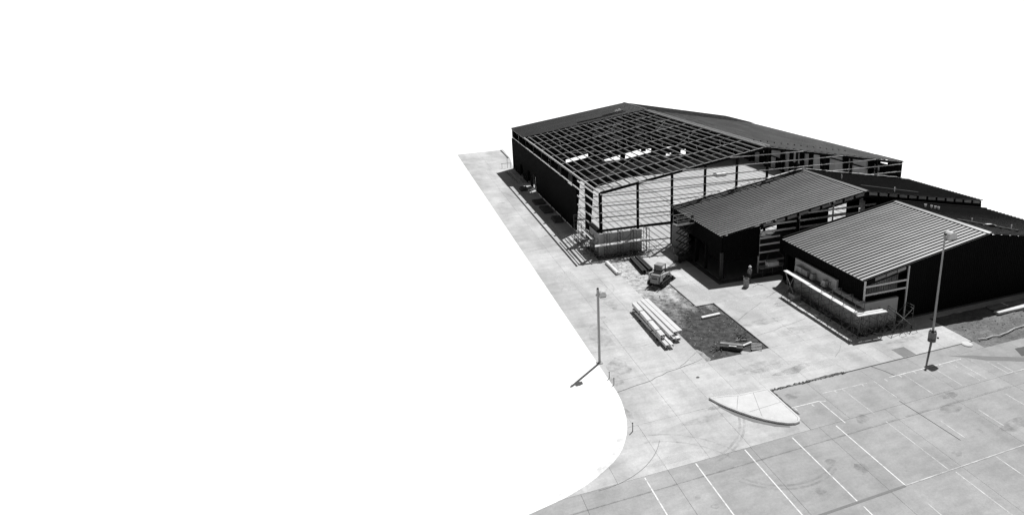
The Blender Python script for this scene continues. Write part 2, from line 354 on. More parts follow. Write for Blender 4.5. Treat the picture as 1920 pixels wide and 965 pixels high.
# bare earth bed with uneven surface, dirt verge
def earth(name, x0, x1, y0, y1, m, z, amp, step, inside=None):
    from mathutils import noise
    nx = int((x1-x0)/step)+1; ny = int((y1-y0)/step)+1; b = MB(); idx = {}
    for i in range(nx+1):
        for j in range(ny+1):
            x = x0+(x1-x0)*i/nx; y = y0+(y1-y0)*j/ny
            h = noise.fractal(Vector((x*.9,y*.9,3.1)), .8, 2.1, 5)*amp
            idx[i,j] = len(b.v); b.v.append((x,y,z+h))
    for i in range(nx):
        for j in range(ny):
            cx_ = x0+(x1-x0)*(i+.5)/nx; cy_ = y0+(y1-y0)*(j+.5)/ny
            if inside is None or inside(cx_, cy_): b.f.append((idx[i,j],idx[i+1,j],idx[i+1,j+1],idx[i,j+1]))
    return b.build(name, m, smooth=True)
def soilmat():
    """dark clods towards the near end, pale dried dust where the loader drives"""
    m = mat('earth_bed', .1, 1.0, spec=.03, bump=.9, bscale=7); t = m.node_tree; n = t.nodes; L = t.links; b = n['Principled BSDF']
    geo = n.new('ShaderNodeNewGeometry'); sp = n.new('ShaderNodeSeparateXYZ'); L.new(geo.outputs['Position'], sp.inputs[0])
    def noise(sc, det, map_=None):
        q = n.new('ShaderNodeTexNoise'); q.inputs['Scale'].default_value = sc; q.inputs['Detail'].default_value = det; q.inputs['Roughness'].default_value = .65
        mp = n.new('ShaderNodeMapping'); L.new(geo.outputs['Position'], mp.inputs[0])
        if map_: mp.inputs['Scale'].default_value = map_
        L.new(mp.outputs[0], q.inputs['Vector']); return q.outputs[0]
    def math_(op, a, b_):
        k = n.new('ShaderNodeMath'); k.operation = op
        for i, q in enumerate((a, b_)):
            if isinstance(q, (int, float)): k.inputs[i].default_value = q
            else: L.new(q, k.inputs[i])
        return k.outputs[0]
    yy = math_('MULTIPLY', math_('SUBTRACT', sp.outputs[1], 47.5), .13)
    big = math_('MULTIPLY', math_('SUBTRACT', noise(.55, 5, (1.4,.6,1)), .5), 2.2)
    f = n.new('ShaderNodeMapRange'); L.new(math_('ADD', yy, big), f.inputs[0]); f.inputs[1].default_value = 0; f.inputs[2].default_value = 1.0
    cr = n.new('ShaderNodeMapRange'); L.new(f.outputs[0], cr.inputs[0]); cr.inputs[3].default_value = .075; cr.inputs[4].default_value = .42
    g1 = n.new('ShaderNodeMapRange'); L.new(noise(2.3, 9), g1.inputs[0]); g1.inputs[1].default_value = .3; g1.inputs[2].default_value = .7; g1.inputs[3].default_value = .4; g1.inputs[4].default_value = 1.6
    g2 = n.new('ShaderNodeMapRange'); L.new(noise(13, 4), g2.inputs[0]); g2.inputs[1].default_value = .3; g2.inputs[2].default_value = .7; g2.inputs[3].default_value = .75; g2.inputs[4].default_value = 1.25
    L.new(math_('MULTIPLY', cr.outputs[0], math_('MULTIPLY', g1.outputs[0], g2.outputs[0])), b.inputs['Base Color'])
    return m
M['bed'] = soilmat()
bed = tag(earth('earth_bed', 21.25, 27.05, 39.6, 63.45, 'bed', -.11, .05, .16, lambda x,y: x < 25.2 or y < 49.3), kind='structure')
MB().box(24.45, 24.9, 39.6, 40.0, -.1, .003).add([(24.55,39.75,.004),(25.2,39.76,.004),(24.62,40.25,.004)],[(0,1,2)]).build('slab', 'concrete', yard)
verge = tag(earth('dirt_verge', 43.2, 75, 33.0, 38.9, 'verge', -.03, .07, .2, lambda x,y: x > 43.2), kind='structure')
verge2 = tag(earth('trench', 34.95, 40.2, 38.4, 53.2, 'soil', -.08, .12, .2, lambda x,y: (x < 36.4) or y < 39.9), kind='structure')
tr2 = tag(earth('trench', 29.6, 32.7, 53.05, 62.0, 'soil', -.1, .06, .15, lambda x,y: x < 30.5 or y < 54.2), kind='structure')
tr3 = tag(earth('trench', 20.55, 26.4, 64.6, 66.6, 'soil', -.05, .1, .15), kind='structure')

# loose stones on the bare earth: too many to count
def rubble(name, label, n, area, size):
    b = MB()
    for _ in range(n):
        x, y, z = area(); s = random.uniform(*size)*random.choice((1,1,1.7)); a = random.random()*6.3
        vs = []
        for dx, dy, dz in ((1,0,0),(0,1,0),(-1,0,0),(0,-1,0),(0,0,.8),(0,0,-.6)):
            vs.append((x+(dx*math.cos(a)-dy*math.sin(a))*s*random.uniform(.7,1.2), y+(dx*math.sin(a)+dy*math.cos(a))*s*random.uniform(.7,1.2), z+dz*s*random.uniform(.6,1.1)))
        b.add(vs, [(0,1,4),(1,2,4),(2,3,4),(3,0,4),(1,0,5),(2,1,5),(3,2,5),(0,3,5)])
    return b
def a_bed():
    while True:
        y = random.uniform(39.7,63); x = random.uniform(21.4,26.9)
        if (x < 25.1 or y < 49.2) and random.random() < (1.0 if y < 50 else .35): return x, y, -.08
tag(rubble('r','',700,a_bed,(.012,.04)).build('clods','soil'), 'dark clods scattered over the bare earth bed', 'clods', kind='stuff')
tag(rubble('r','',120,a_bed,(.015,.04)).build('stones','plank'), 'pale stones and scraps strewn on the earth bed', 'stones', kind='stuff')
def a_ver(): return random.uniform(43.6,60), random.uniform(33.9,38.6), 0.0
tag(rubble('r','',420,a_ver,(.015,.05)).build('verge_stones','verge'), 'stones and clods on the dirt verge before the long dark wall', 'stones', kind='stuff')
def a_tr():
    return random.choice(((random.uniform(35,36.3),random.uniform(38.6,49.5),-.02),(random.uniform(35.2,40.2),random.uniform(38.4,39.4),-.02),(random.uniform(20.8,26.3),random.uniform(64.7,65.4),0),(random.uniform(24.1,25.0),random.uniform(57.5,59.5),-.02)))
tag(rubble('r','',420,a_tr,(.04,.13)).build('trench_rubble','verge'), 'rubble and mortar lumps along the foot of the block walls', 'rubble', kind='stuff')
def a_jt(): return random.uniform(23.6,30.2), 34.3+random.uniform(-.16,.12), .01
tag(rubble('r','',220,a_jt,(.015,.05)).build('joint_gravel','timber'), 'gravel spilled along the joint between yard and parking lot', 'gravel', kind='stuff')

# ------------------------------------------------------------------ buildings
def ribbed_wall(a, b, zb, zt, out, m, name, parent, ribs=4, depth=.04, th=.012, zb1=None, zt1=None):
    """one wall sheet from a to b (plan), vertical ribs; bottom zb..zb1, top zt..zt1"""
    a = Vector(a); b = Vector(b); o = Vector(out); zb1 = zb if zb1 is None else zb1; zt1 = zt if zt1 is None else zt1
    ts = []
    for i in range(ribs):
        u = i/ribs; k = 1/ribs
        ts += [(u+k*.0001,0),(u+k*.5,0),(u+k*.62,depth),(u+k*.86,depth)]
    ts.append((1,0)); B = MB(); n = len(ts)
    for s in (0, -th):
        for t, d in ts:
            p = a.lerp(b, t) + o*(d+s); B.v.append((p.x,p.y,zb+(zb1-zb)*t))
        for t, d in ts:
            p = a.lerp(b, t) + o*(d+s); B.v.append((p.x,p.y,zt+(zt1-zt)*t))
    for q in (0, 2*n):
        for i in range(n-1): B.f.append((q+i,q+i+1,q+n+i+1,q+n+i))
    for i in range(n-1): B.f.append((i,i+1,2*n+i+1,2*n+i)); B.f.append((n+i,n+i+1,3*n+i+1,3*n+i))
    B.f.append((0,n,3*n,2*n)); B.f.append((n-1,2*n-1,4*n-1,3*n-1))
    return B.build(name, m, parent)
def roof_sheets(parent, x0, z0, x1, z1, y0, y1, w_, m='roof', rib=.085, name='roof_panel', over=0.0, seam=False):
    """standing-seam sheets running up the slope from (x0,z0) to (x1,z1), laid side by side along y"""
    n = round((y1-y0)/w_); w_ = (y1-y0)/n; d = Vector((x1-x0,0,z1-z0)).normalized(); up = Vector((-d.z,0,d.x))
    if up.z < 0: up = -up
    prof = [(0.003,0),(.02,rib),(.085,rib),(.105,.012),(w_*.5,.012),(w_*.52,.018),(w_*.6,.018),(w_*.62,.012),(w_-.003,.012),(w_-.003,-.03),(0.003,-.03)]
    A = Vector((x0,0,z0)) - d*over; Bp = Vector((x1,0,z1)); k = len(prof); B = MB()
    for P in (A, Bp):
        for y, h in prof: q = P + up*h; B.v.append((q.x,y,q.z))
    for i in range(k): B.f.append((i,(i+1)%k,k+(i+1)%k,k+i))
    B.f.append(tuple(range(k))); B.f.append(tuple(range(2*k-1,k-1,-1)))
    me = B.mesh(name, m)
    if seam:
        me.materials.append(M['seam'])  # rib faces carry the seam shadow as painted colour
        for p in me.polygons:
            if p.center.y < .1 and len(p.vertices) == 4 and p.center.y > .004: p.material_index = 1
    for i in range(n): put(name, me, parent, (0, y0+i*w_, random.uniform(0,.004)))
def csec(B, a, b, h=.22, f=.08, t=.012, up=(0,0,1), side=1):
    """channel section between two points: web and two flanges"""
    a = Vector(a); b = Vector(b); d = (b-a).normalized(); u = Vector(up); r = d.cross(u).normalized()*side; u = r.cross(d)*(1 if side > 0 else -1); u = Vector(up) - d*Vector(up).dot(d); u.normalize()
    B.bar(a, b, t, h, up); o = u*(h/2 - t/2)
    B.bar(a+o+r*f/2, b+o+r*f/2, f, t, up); B.bar(a-o+r*f/2, b-o+r*f/2, f, t, up); return B
def isec(poly_web, y, tw=.02, fw=.26):  # web polygon in x,z extruded about plane y
    return MB().prism(poly_web, 'y', y-tw/2, y+tw/2)

# ---- large steel-frame warehouse
XA, XR, XB = 21.4, 43.3, 65.4; YF, YN = 66.5, 117.0; ZE, ZR = 7.45, 11.1
FR = [YF + (YN-YF)*i/9 for i in range(10)]
def zr(x): return ZE + (ZR-ZE)*((x-XA)/(XR-XA) if x <= XR else (XB-x)/(XB-XR))
W1 = thing('warehouse', 'largest building, half-finished steel-frame warehouse with bare purlins over most of its roof', 'building', (XA, YF, 0))
for i in range(6):
    for j in range(6):
        x0 = XA+.05+(XB-XA-.1)*i/6; x1 = XA+.05+(XB-XA-.1)*(i+1)/6; y0 = YF+(YN-YF)*j/6; y1 = YF+(YN-YF)*(j+1)/6
        MB().box(x0+.01,x1-.01,y0+.01,y1-.01,-.1,.04+random.uniform(0,.004)).build('floor_slab', 'floor', W1)
# main frames: tapered columns and deep rafters
def rafter(side, y, knee, mid, name='rafter'):
    xs = XA+.25 if side < 0 else XB-.25; pts_t = [(xs, zr(xs)-.25), (XR, ZR-.25)]
    web = [(xs, zr(xs)-.25), (XR, ZR-.25), (XR, ZR-.25-mid), ((xs*.45+XR*.55), zr(xs*.45+XR*.55)-.25-mid*.85), (xs, zr(xs)-.25-knee)]
    B = isec(web, y)
    bot = [web[4], web[3], web[2]]
    for p, q in zip(bot[:-1], bot[1:]): B.bar((p[0],y,p[1]), (q[0],y,q[1]), .24, .03)
    r = B.build(name, 'primer', W1)
    MB().bar((xs,y,pts_t[0][1]+.015), (XR,y,pts_t[1][1]+.015), .1, .03).build('top_flange', 'galv', r)
def column(side, y, wb, wt, zt):
    x = XA+.12 if side < 0 else XB-.12; s = 1 if side < 0 else -1
    B = MB().prism([(x,.04),(x+s*wb,.04),(x+s*wt,zt),(x,zt)], 'y', y-.01, y+.01)
    B.box(min(x,x-s*.02),max(x,x-s*.02),y-.14,y+.14,.04,zt); B.bar((x+s*wb,y,.04),(x+s*wt,y,zt),.28,.02,(1,0,0))
    B.build('column', 'primer', W1)
for k, y in enumerate(FR):
    end = k in (0, 9)
    yy = y + (.25 if k == 0 else -.25 if k == 9 else 0)
    for s in (-1, 1):
        if end: rafter(s, yy, .3, .3); column(s, yy, .3, .3, ZE-.3)
        else: rafter(s, yy, 1.0, .8); column(s, yy, .4, 1.1, ZE-.35)
# purlins: one piece per bay on the bare slope, one per line on the covered slope
NP = 20; sl = (ZR-ZE)/(XR-XA)
bay = FR[1]-FR[0]
pm = csec(MB(), (0,0,0), (0,bay-.02,0), .14, .055, .012, side=-1).mesh('purlin', 'purlin')
for i in range(NP+1):
    x = XA+.7+(XR-.35-XA-.7)*i/NP
    for k in range(9): put('purlin', pm, W1, (x, FR[k]+.01, zr(x)-.115+random.uniform(-.012,.012)))
for i in range(NP+1):
    x = XR+.35+(XB-.25-XR-.35)*i/NP
    for k in range(9): put('purlin', pm, W1, (x, FR[k]+.01-(.3 if k == 0 else 0), zr(x)-.115+random.uniform(-.012,.012)))
# bridging angles and a few loose clips standing on the purlins
for k in range(7):
    y = FR[k]+bay*.5
    for i in range(0, NP):
        x = XA+.7+(XR-.35-XA-.7)*i/NP; x2 = XA+.7+(XR-.35-XA-.7)*(i+1)/NP
        if random.random() < .6: MB().bar((x+.02,y,zr(x)-.2),(x2-.02,y,zr(x2)-.2),.022,.022).build('bridging', 'galv', W1)
for x, y in ((30.2,84.2),(31.5,84.1),(35.0,83.6),(34.4,78.2),(38.2,78),(27.3,78.0),(36.7,72.5),(40.1,72.6),(24.5,94.4),(33,94.6)):
    MB().bar((x,y,zr(x)-.1),(x-.12,y+.05,zr(x)+.5),.05,.05).build('clip', 'galv', W1)
# diagonal rods in the roof plane
for k, (xa, xb) in ((1,(24,30)),(3,(30,24)),(1,(36,30)),(5,(30,36)),(4,(38,42)),(2,(36,42))):
    MB().tube([(xa,FR[k],zr(xa)-.3),(xb,FR[k+1],zr(xb)-.3)], .018, 5).build('brace_rod', 'galv', W1)
# roof sheeting: the far two bays only
roof_sheets(W1, XB+.25, zr(XB)+.01-.04, XR, ZR+.01, FR[7]+.15, YN+.2, .6, 'roof_dark', rib=.05)
roof_sheets(W1, XA-.2, ZE+.01-.033, XR, ZR+.01, FR[7]+.15, YN+.2, .6, 'roof_dark', rib=.05)
MB().add([(XR-.3,FR[7]+.1,ZR+.03),(XR,FR[7]+.1,ZR+.1),(XR+.3,FR[7]+.1,ZR+.03),(XR-.3,YN+.2,ZR+.03),(XR,YN+.2,ZR+.1),(XR+.3,YN+.2,ZR+.03)], [(0,1,4,3),(1,2,5,4),(0,2,1),(3,4,5),(0,3,5,2)]).build('ridge_cap', 'roof', W1)
for dx in (-.3,.3): MB().bar((XR+dx,YF,ZR-.12),(XR+dx,FR[7]+.1,ZR-.12),.07,.17).build('ridge_purlin', 'galv', W1)
# end-wall posts and girts
EP = [XA+.42+4.345*i for i in range(11)]
for x in EP[1:-1]:
    MB().box(x-.12,x+.12,YF+.04,YF+.06,.04,zr(x)-.45).box(x-.12,x+.12,YF+.26,YF+.28,.04,zr(x)-.45).box(x-.01,x+.01,YF+.06,YF+.26,.04,zr(x)-.45).build('wall_post', 'primer', W1)
GZ = [3.70, 4.83, 5.96, 7.0, 7.98, 8.9, 9.95]
for z in GZ:
    xl = XA+.15 if z < ZE-.3 else XA+(z+.28-ZE)/sl; xh = XB-.15 if z < ZE-.3 else XB-(z+.28-ZE)/sl
    cuts = [xl]+[x for x in EP[1:-1] if xl+.3 < x < xh-.3]+[xh]
    for a, b in zip(cuts[:-1], cuts[1:]):
        csec(MB(), (a+.01,YF-.02,z), (b-.01,YF-.02,z), .1, .06, .014, side=-1).build('girt', 'galv', W1)
for a, b in zip([XA-.1]+EP[1:3], EP[1:4]): MB().box(a+.005,b-.005,YF-.13,YF+.03,2.62,2.86).build('sill_beam', 'primer', W1)
# left side wall: sheets from the third bay back, open strip under the eave, girts
csec(MB(), (XA-.02,YF,ZE-.12), (XA-.02,YN,ZE-.12), .24, .12, .014, side=-1).build('eave_strut', 'galv', W1)
for z, y1 in ((5.78, YN), (6.75, 75.0), (4.83,75.2),(3.70,75.2),(2.62,75.2),(1.4,75.2)):
    ys = [y for y in FR if y < y1-.5]+[y1]
    for a, b in zip(ys[:-1], ys[1:]): csec(MB(), (XA-.02,a+.01,z), (XA-.02,b-.01,z), .14, .08, .014, side=1).build('girt', 'galv', W1)
y = 75.2
doors = ((98.2,99.3,2.3),(103.0,104.2,2.3),(109.0,109.5,2.2),(115.2,115.7,2.0))
while y < YN-.3:
    y2 = min(y+1.0, YN); zb = .0
    for a, b, h in doors:
        if a-.45 <= (y+y2)/2 <= b+.45 and not (y2 <= a or y >= b): zb = h
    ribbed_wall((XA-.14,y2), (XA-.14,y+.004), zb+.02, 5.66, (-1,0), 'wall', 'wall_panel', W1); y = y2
MB().bar((XA-.14,98.2,0),(XA-.14,98.2,2.35),.08,.1).build('door_jamb', 'flash', W1)
# far gable and right side wall; the right wall shows its pale lining
x = XA
while x < XB-.1:
    x2 = min(x+1.1, XB); 
    zo = random.uniform(1.2,2.4) if (30.8 < x < 35.6 or 39 < x < 48.6 or 52 < x < 56.3) and random.random() < .75 else .0
    ribbed_wall((x+.003,YN+.12), (x2-.003,YN+.12), zo, zr(x+.01)-.05, (0,1), 'wall', 'wall_panel', W1, ribs=3, zt1=zr(x2-.01)-.05); x = x2
y = YF+.3
while y < YN-.3:
    y2 = min(y+1.4, YN)
    ribbed_wall((XB+.14,y+.003), (XB+.14,y2), .0, 6.3 if 68.5 < y < 70 else ZE-.15, (1,0), 'wall', 'wall_panel', W1, ribs=3)
    if random.random() < .8 and y > 71: MB().box(XB+.0,XB+.1,y+.02,y2-.02,random.choice((.1,.1,2.2)),random.choice((ZE-.4,ZE-.4,5.9))).build('liner_panel', 'liner', W1)
    y = y2
for a in range(0, 9, 1):
    for z in (2.3, 5.0): MB().bar((XB-.06,FR[a]+.01,z),(XB-.06,FR[a+1]-.01,z),.1,.18).build('girt','primer',W1)
x = 30.0
while x < XB-2:
    if random.random() < .6: MB().box(x,x+1.9,YN-.1,YN-.02,random.choice((2.6,3.0,5.0)),min(zr(x),zr(x+1.9))-.6).build('liner_panel','liner',W1)
    x += 2.2
# block-built wainscot at the near left corner
MB().box(XA-.25,26.3,65.75,66.0,-.15,2.58).build('block_wall', 'masonry', W1)
MB().box(XA-.25,XA+.0,66.003,69.5,-.15,2.58).build('block_wall', 'masonry', W1)
MB().box(XA-.35,XA+.12,66.4,69.6,2.62,2.84).build('sill_beam', 'primer', W1)
# ragged offcuts of sheeting lying on the far roof
for x, y, l, wd in ((35.5,107.6,9,.35),(38,108.7,4,.2)): MB().bar((x-l/2,y,zr(x-l/2)+.12),(x+l/2,y+.1,zr(x+l/2)+.12),wd,.05).build('loose_sheet','primer',W1)

def annex(name, label, x0, xr, x1, y0, y1, ze, zrdg, pw):
    T = thing(name, label, 'building', (x0,y0,0))
    def z(x): return ze+(zrdg-ze)*((x-x0)/(xr-x0) if x <= xr else (x1-x)/(x1-xr))
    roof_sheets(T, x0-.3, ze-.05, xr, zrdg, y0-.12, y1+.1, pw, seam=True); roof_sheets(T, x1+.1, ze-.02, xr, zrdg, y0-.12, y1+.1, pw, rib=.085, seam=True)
    MB().add([(xr-.32,y0-.16,zrdg+.03),(xr,y0-.16,zrdg+.13),(xr+.32,y0-.16,zrdg+.03),(xr-.32,y1+.1,zrdg+.03),(xr,y1+.1,zrdg+.13),(xr+.32,y1+.1,zrdg+.03)], [(0,1,4,3),(1,2,5,4),(0,2,1),(3,4,5),(0,3,5,2)]).build('ridge_cap', 'roof', T)
    for i in range(13):
        for a, b in ((x0+.2,xr-.2),(x1-.2,xr+.2)):
            xx = a+(b-a)*i/12; csec(MB(), (xx,y0-.08,z(xx)-.17), (xx,y1,z(xx)-.17), .2, .08, .014).build('purlin', 'primer', T)
    for yy in (y0+.2, (y0+y1)/2, y1-.2):
        for a in (x0+.15, x1-.15):
            MB().bar((a,yy,z(a)-.5),(xr,yy,zrdg-.5),.2,.45,(0,0,1)).build('rafter','primer',T)
            MB().box(a-.14,a+.14,yy-.12,yy+.12,.0,z(a)-.35).build('column','primer',T)
    return T, z
# ---- middle annex
Y2, Y2b = 54.3, 66.25
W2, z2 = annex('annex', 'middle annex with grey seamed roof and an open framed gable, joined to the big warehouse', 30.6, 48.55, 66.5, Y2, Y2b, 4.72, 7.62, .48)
MB().box(30.4,66.4,54.05,66.3,-.12,.03).build('floor_slab','asphalt',W2)
y = Y2
while y < Y2b-.2:
    y2 = min(y+1.0,Y2b); zb = 2.75
    if y2 < 57.4: zb = 1.75
    ribbed_wall((30.5,y2), (30.5,y+.004), zb, 4.60, (-1,0), 'wall', 'wall_panel', W2); y = y2
MB().box(30.32,30.56,62.1,66.2,.0,2.7).build('block_wall','patch',W2)
MB().box(30.36,30.56,57.5,57.75,.0,2.74).build('wall_post','primer',W2)
MB().box(30.36,30.56,59.9,60.1,.0,2.74).build('wall_post','primer',W2)
MB().box(30.34,30.62,54.12,54.36,.0,2.9).build('corner_post','dark',W2)  # dark colour paints in the shade that misses this post
x = 30.6
while x < 34.9:
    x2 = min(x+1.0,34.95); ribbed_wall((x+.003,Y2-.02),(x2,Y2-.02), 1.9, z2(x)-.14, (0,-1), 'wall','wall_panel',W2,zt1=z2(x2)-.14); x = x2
x = 50.0
while x < 66.4:
    x2 = min(x+1.0,66.5); ribbed_wall((x+.003,Y2-.02),(x2,Y2-.02), 0, z2(x)-.5, (0,-1), 'wall','wall_panel',W2,zt1=z2(x2)-.5); x = x2
y = Y2
while y < Y2b-.2:
    y2 = min(y+1.2,Y2b); ribbed_wall((66.5,y+.003),(66.5,y2), 0, 4.55, (1,0), 'wall','wall_panel',W2); y = y2
x = 31.0
while x < 65.8:
    x2 = min(x+1.0,66.3); q_ = random.random()
    ribbed_wall((x+.003,Y2b-.16),(x2,Y2b-.16), 0 if q_ < .78 else 3.4, z2(x)-.3 if q_ < .9 else 2.6, (0,1),'wall','wall_panel',W2,ribs=3,zt1=z2(min(x2,66.3))-.3 if q_ < .9 else 2.6); x = x2
for x in (34.95, 39.85, 44.2): MB().box(x-.07,x+.07,Y2-.02,Y2+.1,.03,z2(x)-.4).build('wall_post','galv',W2)
MB().box(39.4,39.8,Y2-.1,Y2,.03,5.35).build('door_frame','primer',W2)
for z in (1.25, 2.27, 3.12, 3.86, 4.5, 5.25, 6.0):
    xh = min(50.0, 30.6+(z+.32-4.72)/((7.62-4.72)/(48.55-30.6))) if z > 4.3 else 34.95
    xa = max(34.95, xh); xb = 50.0 if z > 4 else 39.8 if z < 2 else 37.45
    if z < 4.3: xa = 34.95
    csec(MB(), (xa,Y2-.06,z), (xb,Y2-.06,z), .17, .09, .014, side=-1).build('girt','pale',W2)
for i in range(12):   # grey filler blocks between the purlin ends under the gable edge
    for a, b in ((30.8,48.35),(66.3,48.75)):
        xa = a+(b-a)*(i+.12)/12; xb = a+(b-a)*(i+.88)/12
        if a < 40 and i < 3: continue
        if xb < xa: xa, xb = xb, xa
        MB().add([(xa,Y2-.07,z2(xa)-.42),(xb,Y2-.07,z2(xb)-.42),(xb,Y2-.07,z2(xb)-.1),(xa,Y2-.07,z2(xa)-.1),(xa,Y2-.02,z2(xa)-.42),(xb,Y2-.02,z2(xb)-.42),(xb,Y2-.02,z2(xb)-.1),(xa,Y2-.02,z2(xa)-.1)],
            [(0,1,2,3),(7,6,5,4),(0,4,5,1),(1,5,6,2),(2,6,7,3),(3,7,4,0)]).build('filler_block','trim',W2)
for a, b in ((30.55,48.5),(66.5,48.6)):   # pale flashing strips along the back edge
    n = 9
    for i in range(n):
        xa = a+(b-a)*(i+.02)/n; xb = a+(b-a)*(i+.98)/n; dz = random.uniform(0,.07)
        MB().bar((xa,Y2b+.12,z2(xa)+.16+dz),(xb,Y2b+.12+random.uniform(-.06,.06),z2(xb)+.16),.26,.04).build('flashing','flash',W2)
    MB().bar((a,Y2b-.12,z2(a)+.03),(b,Y2b-.12,z2(b)+.03),.12,.16).build('back_gutter','primer',W2)
for x, y in ((53.4,55.2),(50.9,61.5)): MB().tube([(x,y,z2(x)-.1),(x,y,z2(x)+.55)],.06,8).build('vent_pipe','flash',W2)

# ---- near annex
Y3, Y3b = 39.9, 51.8
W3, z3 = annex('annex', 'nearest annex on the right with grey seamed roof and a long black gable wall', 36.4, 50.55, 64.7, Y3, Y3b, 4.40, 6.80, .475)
MB().box(36.0,64.7,39.6,51.9,-.12,.03).build('floor_slab','asphalt',W3)
y = Y3
while y < Y3b-.2:
    y2 = min(y+1.0,Y3b); ribbed_wall((36.32,y2),(36.32,y+.004), 2.95 if y > 43 else 2.5, 4.30, (-1,0),'wall','wall_panel',W3); y = y2
x = 41.15
while x < 64.6:
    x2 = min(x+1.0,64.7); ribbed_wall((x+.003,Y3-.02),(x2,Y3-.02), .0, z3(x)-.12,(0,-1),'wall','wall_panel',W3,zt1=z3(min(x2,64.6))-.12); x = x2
x = 36.4
while x < 64.6:
    x2 = min(x+1.2,64.7); ribbed_wall((x+.003,Y3b+.02),(x2,Y3b+.02), .0, z3(x)-.12,(0,1),'wall','wall_panel',W3,zt1=z3(min(x2,64.6))-.12); x = x2
x = 36.6
while x < 41:
    x2 = min(x+1.1,41.1); ribbed_wall((x+.003,Y3+1.1),(x2,Y3+1.1), 2.2, z3(x)-.3,(0,-1),'trim','lining_panel',W3,ribs=4,depth=.16,zt1=z3(x2)-.3); x = x2
MB().box(35.95,36.2,39.45,49.3,-.15,2.45).build('block_wall','masonry',W3)
MB().box(35.98,36.18,43.0,49.3,2.453,3.25).build('block_wall','masonry',W3)
MB().box(36.203,39.85,39.45,39.7,-.15,2.42).build('block_wall','masonry',W3)
for z in (2.98, 3.72): csec(MB(), (36.35,Y3-.1,z),(41.05,Y3-.1,z),.15,.09,.014,side=-1).build('girt','pale',W3)
MB().box(41.0,41.12,Y3-.16,Y3-.04,.0,z3(41)-.15).build('wall_post','galv',W3)
MB().box(36.3,36.42,Y3-.16,Y3-.04,2.6,z3(36.4)-.1).build('wall_post','galv',W3)
for xa, xb in ((37.4,38.5),(38.6,39.7),(39.8,40.7)):
    MB().add([(xa,Y3-.12,z3(xa)-.42),(xb,Y3-.12,z3(xb)-.38),(xb,Y3-.12,z3(xb)-.12),(xa,Y3-.12,z3(xa)-.12),(xa,Y3-.09,z3(xa)-.42),(xb,Y3-.09,z3(xb)-.38),(xb,Y3-.09,z3(xb)-.12),(xa,Y3-.09,z3(xa)-.12)],
        [(0,1,2,3),(7,6,5,4),(0,4,5,1),(1,5,6,2),(2,6,7,3),(3,7,4,0)]).build('filler_block','trim',W3)
for a, b in ((36.3,50.5),(64.7,50.6)): MB().bar((a,Y3b+.22,z3(a)+.05),(b,Y3b+.22,z3(b)+.05),.2,.2).build('back_gutter','primer',W3)
MB().tube([(52.8,43.9,z3(52.8)-.1),(52.8,43.9,z3(52.8)+.45)],.05,8).build('vent_pipe','flash',W3)
MB().tube([(55.9,41.9,z3(55.9)-.1),(55.9,41.9,z3(55.9)+.5)],.05,8).build('vent_pipe','flash',W3)

# things lying on the roofs
for i, (x, y) in enumerate(((52.9,50.0),(53.35,49.6),(53.65,49.35),(53.85,49.1))):
    o = MB().lathe((x,y,z3(x)+.06),[(.1,0),(.13,.28),(.11,.28),(.09,.04)],10).build('bucket','cloth'); 
    tag(o, 'small white bucket in the short row on the nearest annex roof, '+('leftmost','second from left','third from left','rightmost')[i], 'bucket', 'white buckets on the roof')
tag(MB().add([(53.2,42.9,z3(53.2)+.09),(54.0,42.5,z3(54)+.3),(54.6,42.2,z3(54.6)+.09),(53.6,43.3,z3(53.6)+.09),(54.3,43.0,z3(54.3)+.22),(54.9,42.6,z3(54.9)+.09),(53.9,42.9,z3(53.9)+.05)],[(0,1,4,3),(1,2,5,4),(0,6,1),(1,6,2),(3,4,6),(4,5,6),(0,3,6),(2,6,5)]).build('crumpled_sheet','cloth'),'crumpled white sheet lying on the dark roof near the ridge end','sheet')
tag(MB().bar((51.4,44.4,z3(51.4)+.12),(56.0,41.2,z3(56)+.12),.22,.08).build('roof_board','dark'),'long dark board laid across the nearest annex roof','board')
tag(MB().bar((50.2,57.2,z2(50.2)+.12),(57.4,55.6,z2(57.4)+.12),.2,.08).build('roof_board','dark'),'long dark board lying on the middle annex roof','board')
for i,(x,y) in enumerate(((38.6,108.9),(39.3,109.3))):
    tag(MB().box(x,x+.5,y,y+.35,zr(x+.5)+.06,zr(x+.5)+.3).box(x+.1,x+.3,y+.05,y+.25,zr(x+.5)+.3,zr(x+.5)+.42).build('tool_box','cloth'),'pale tool box on the far warehouse roof, '+('left','right')+'one of two' if False else ('left' if i==0 else 'right')+' of two pale tool boxes on the far warehouse roof','tool box')

# ------------------------------------------------------------------ scaffolds
def scaf_frame(parent, x, y, ang, wd, h, z0=0):
    c, s = math.cos(ang), math.sin(ang); a = (x-c*wd/2, y-s*wd/2); b = (x+c*wd/2, y+s*wd/2); B = MB()
    for p in (a, b): B.tube([(p[0],p[1],z0),(p[0],p[1],z0+h)],.028,6)
    z = .35
    while z < h: B.tube([(a[0],a[1],z0+z),(b[0],b[1],z0+z)],.022,5); z += .5
    B.tube([(a[0],a[1],z0+h-.02),(b[0],b[1],z0+h-.02)],.028,6)
    for p in (a, b): B.box(p[0]-.08,p[0]+.08,p[1]-.08,p[1]+.08,z0-.01,z0+.01)
    return B.build('scaffold_frame','scaf',parent)
def brace(parent, p, q, r=.02, m='scaf'): MB().tube([p,q],r,5).build('cross_brace',m,parent)
def plank(parent, a, b, wd=.24, m='plank'): MB().bar(a,b,wd,.05).build('plank',m,parent)
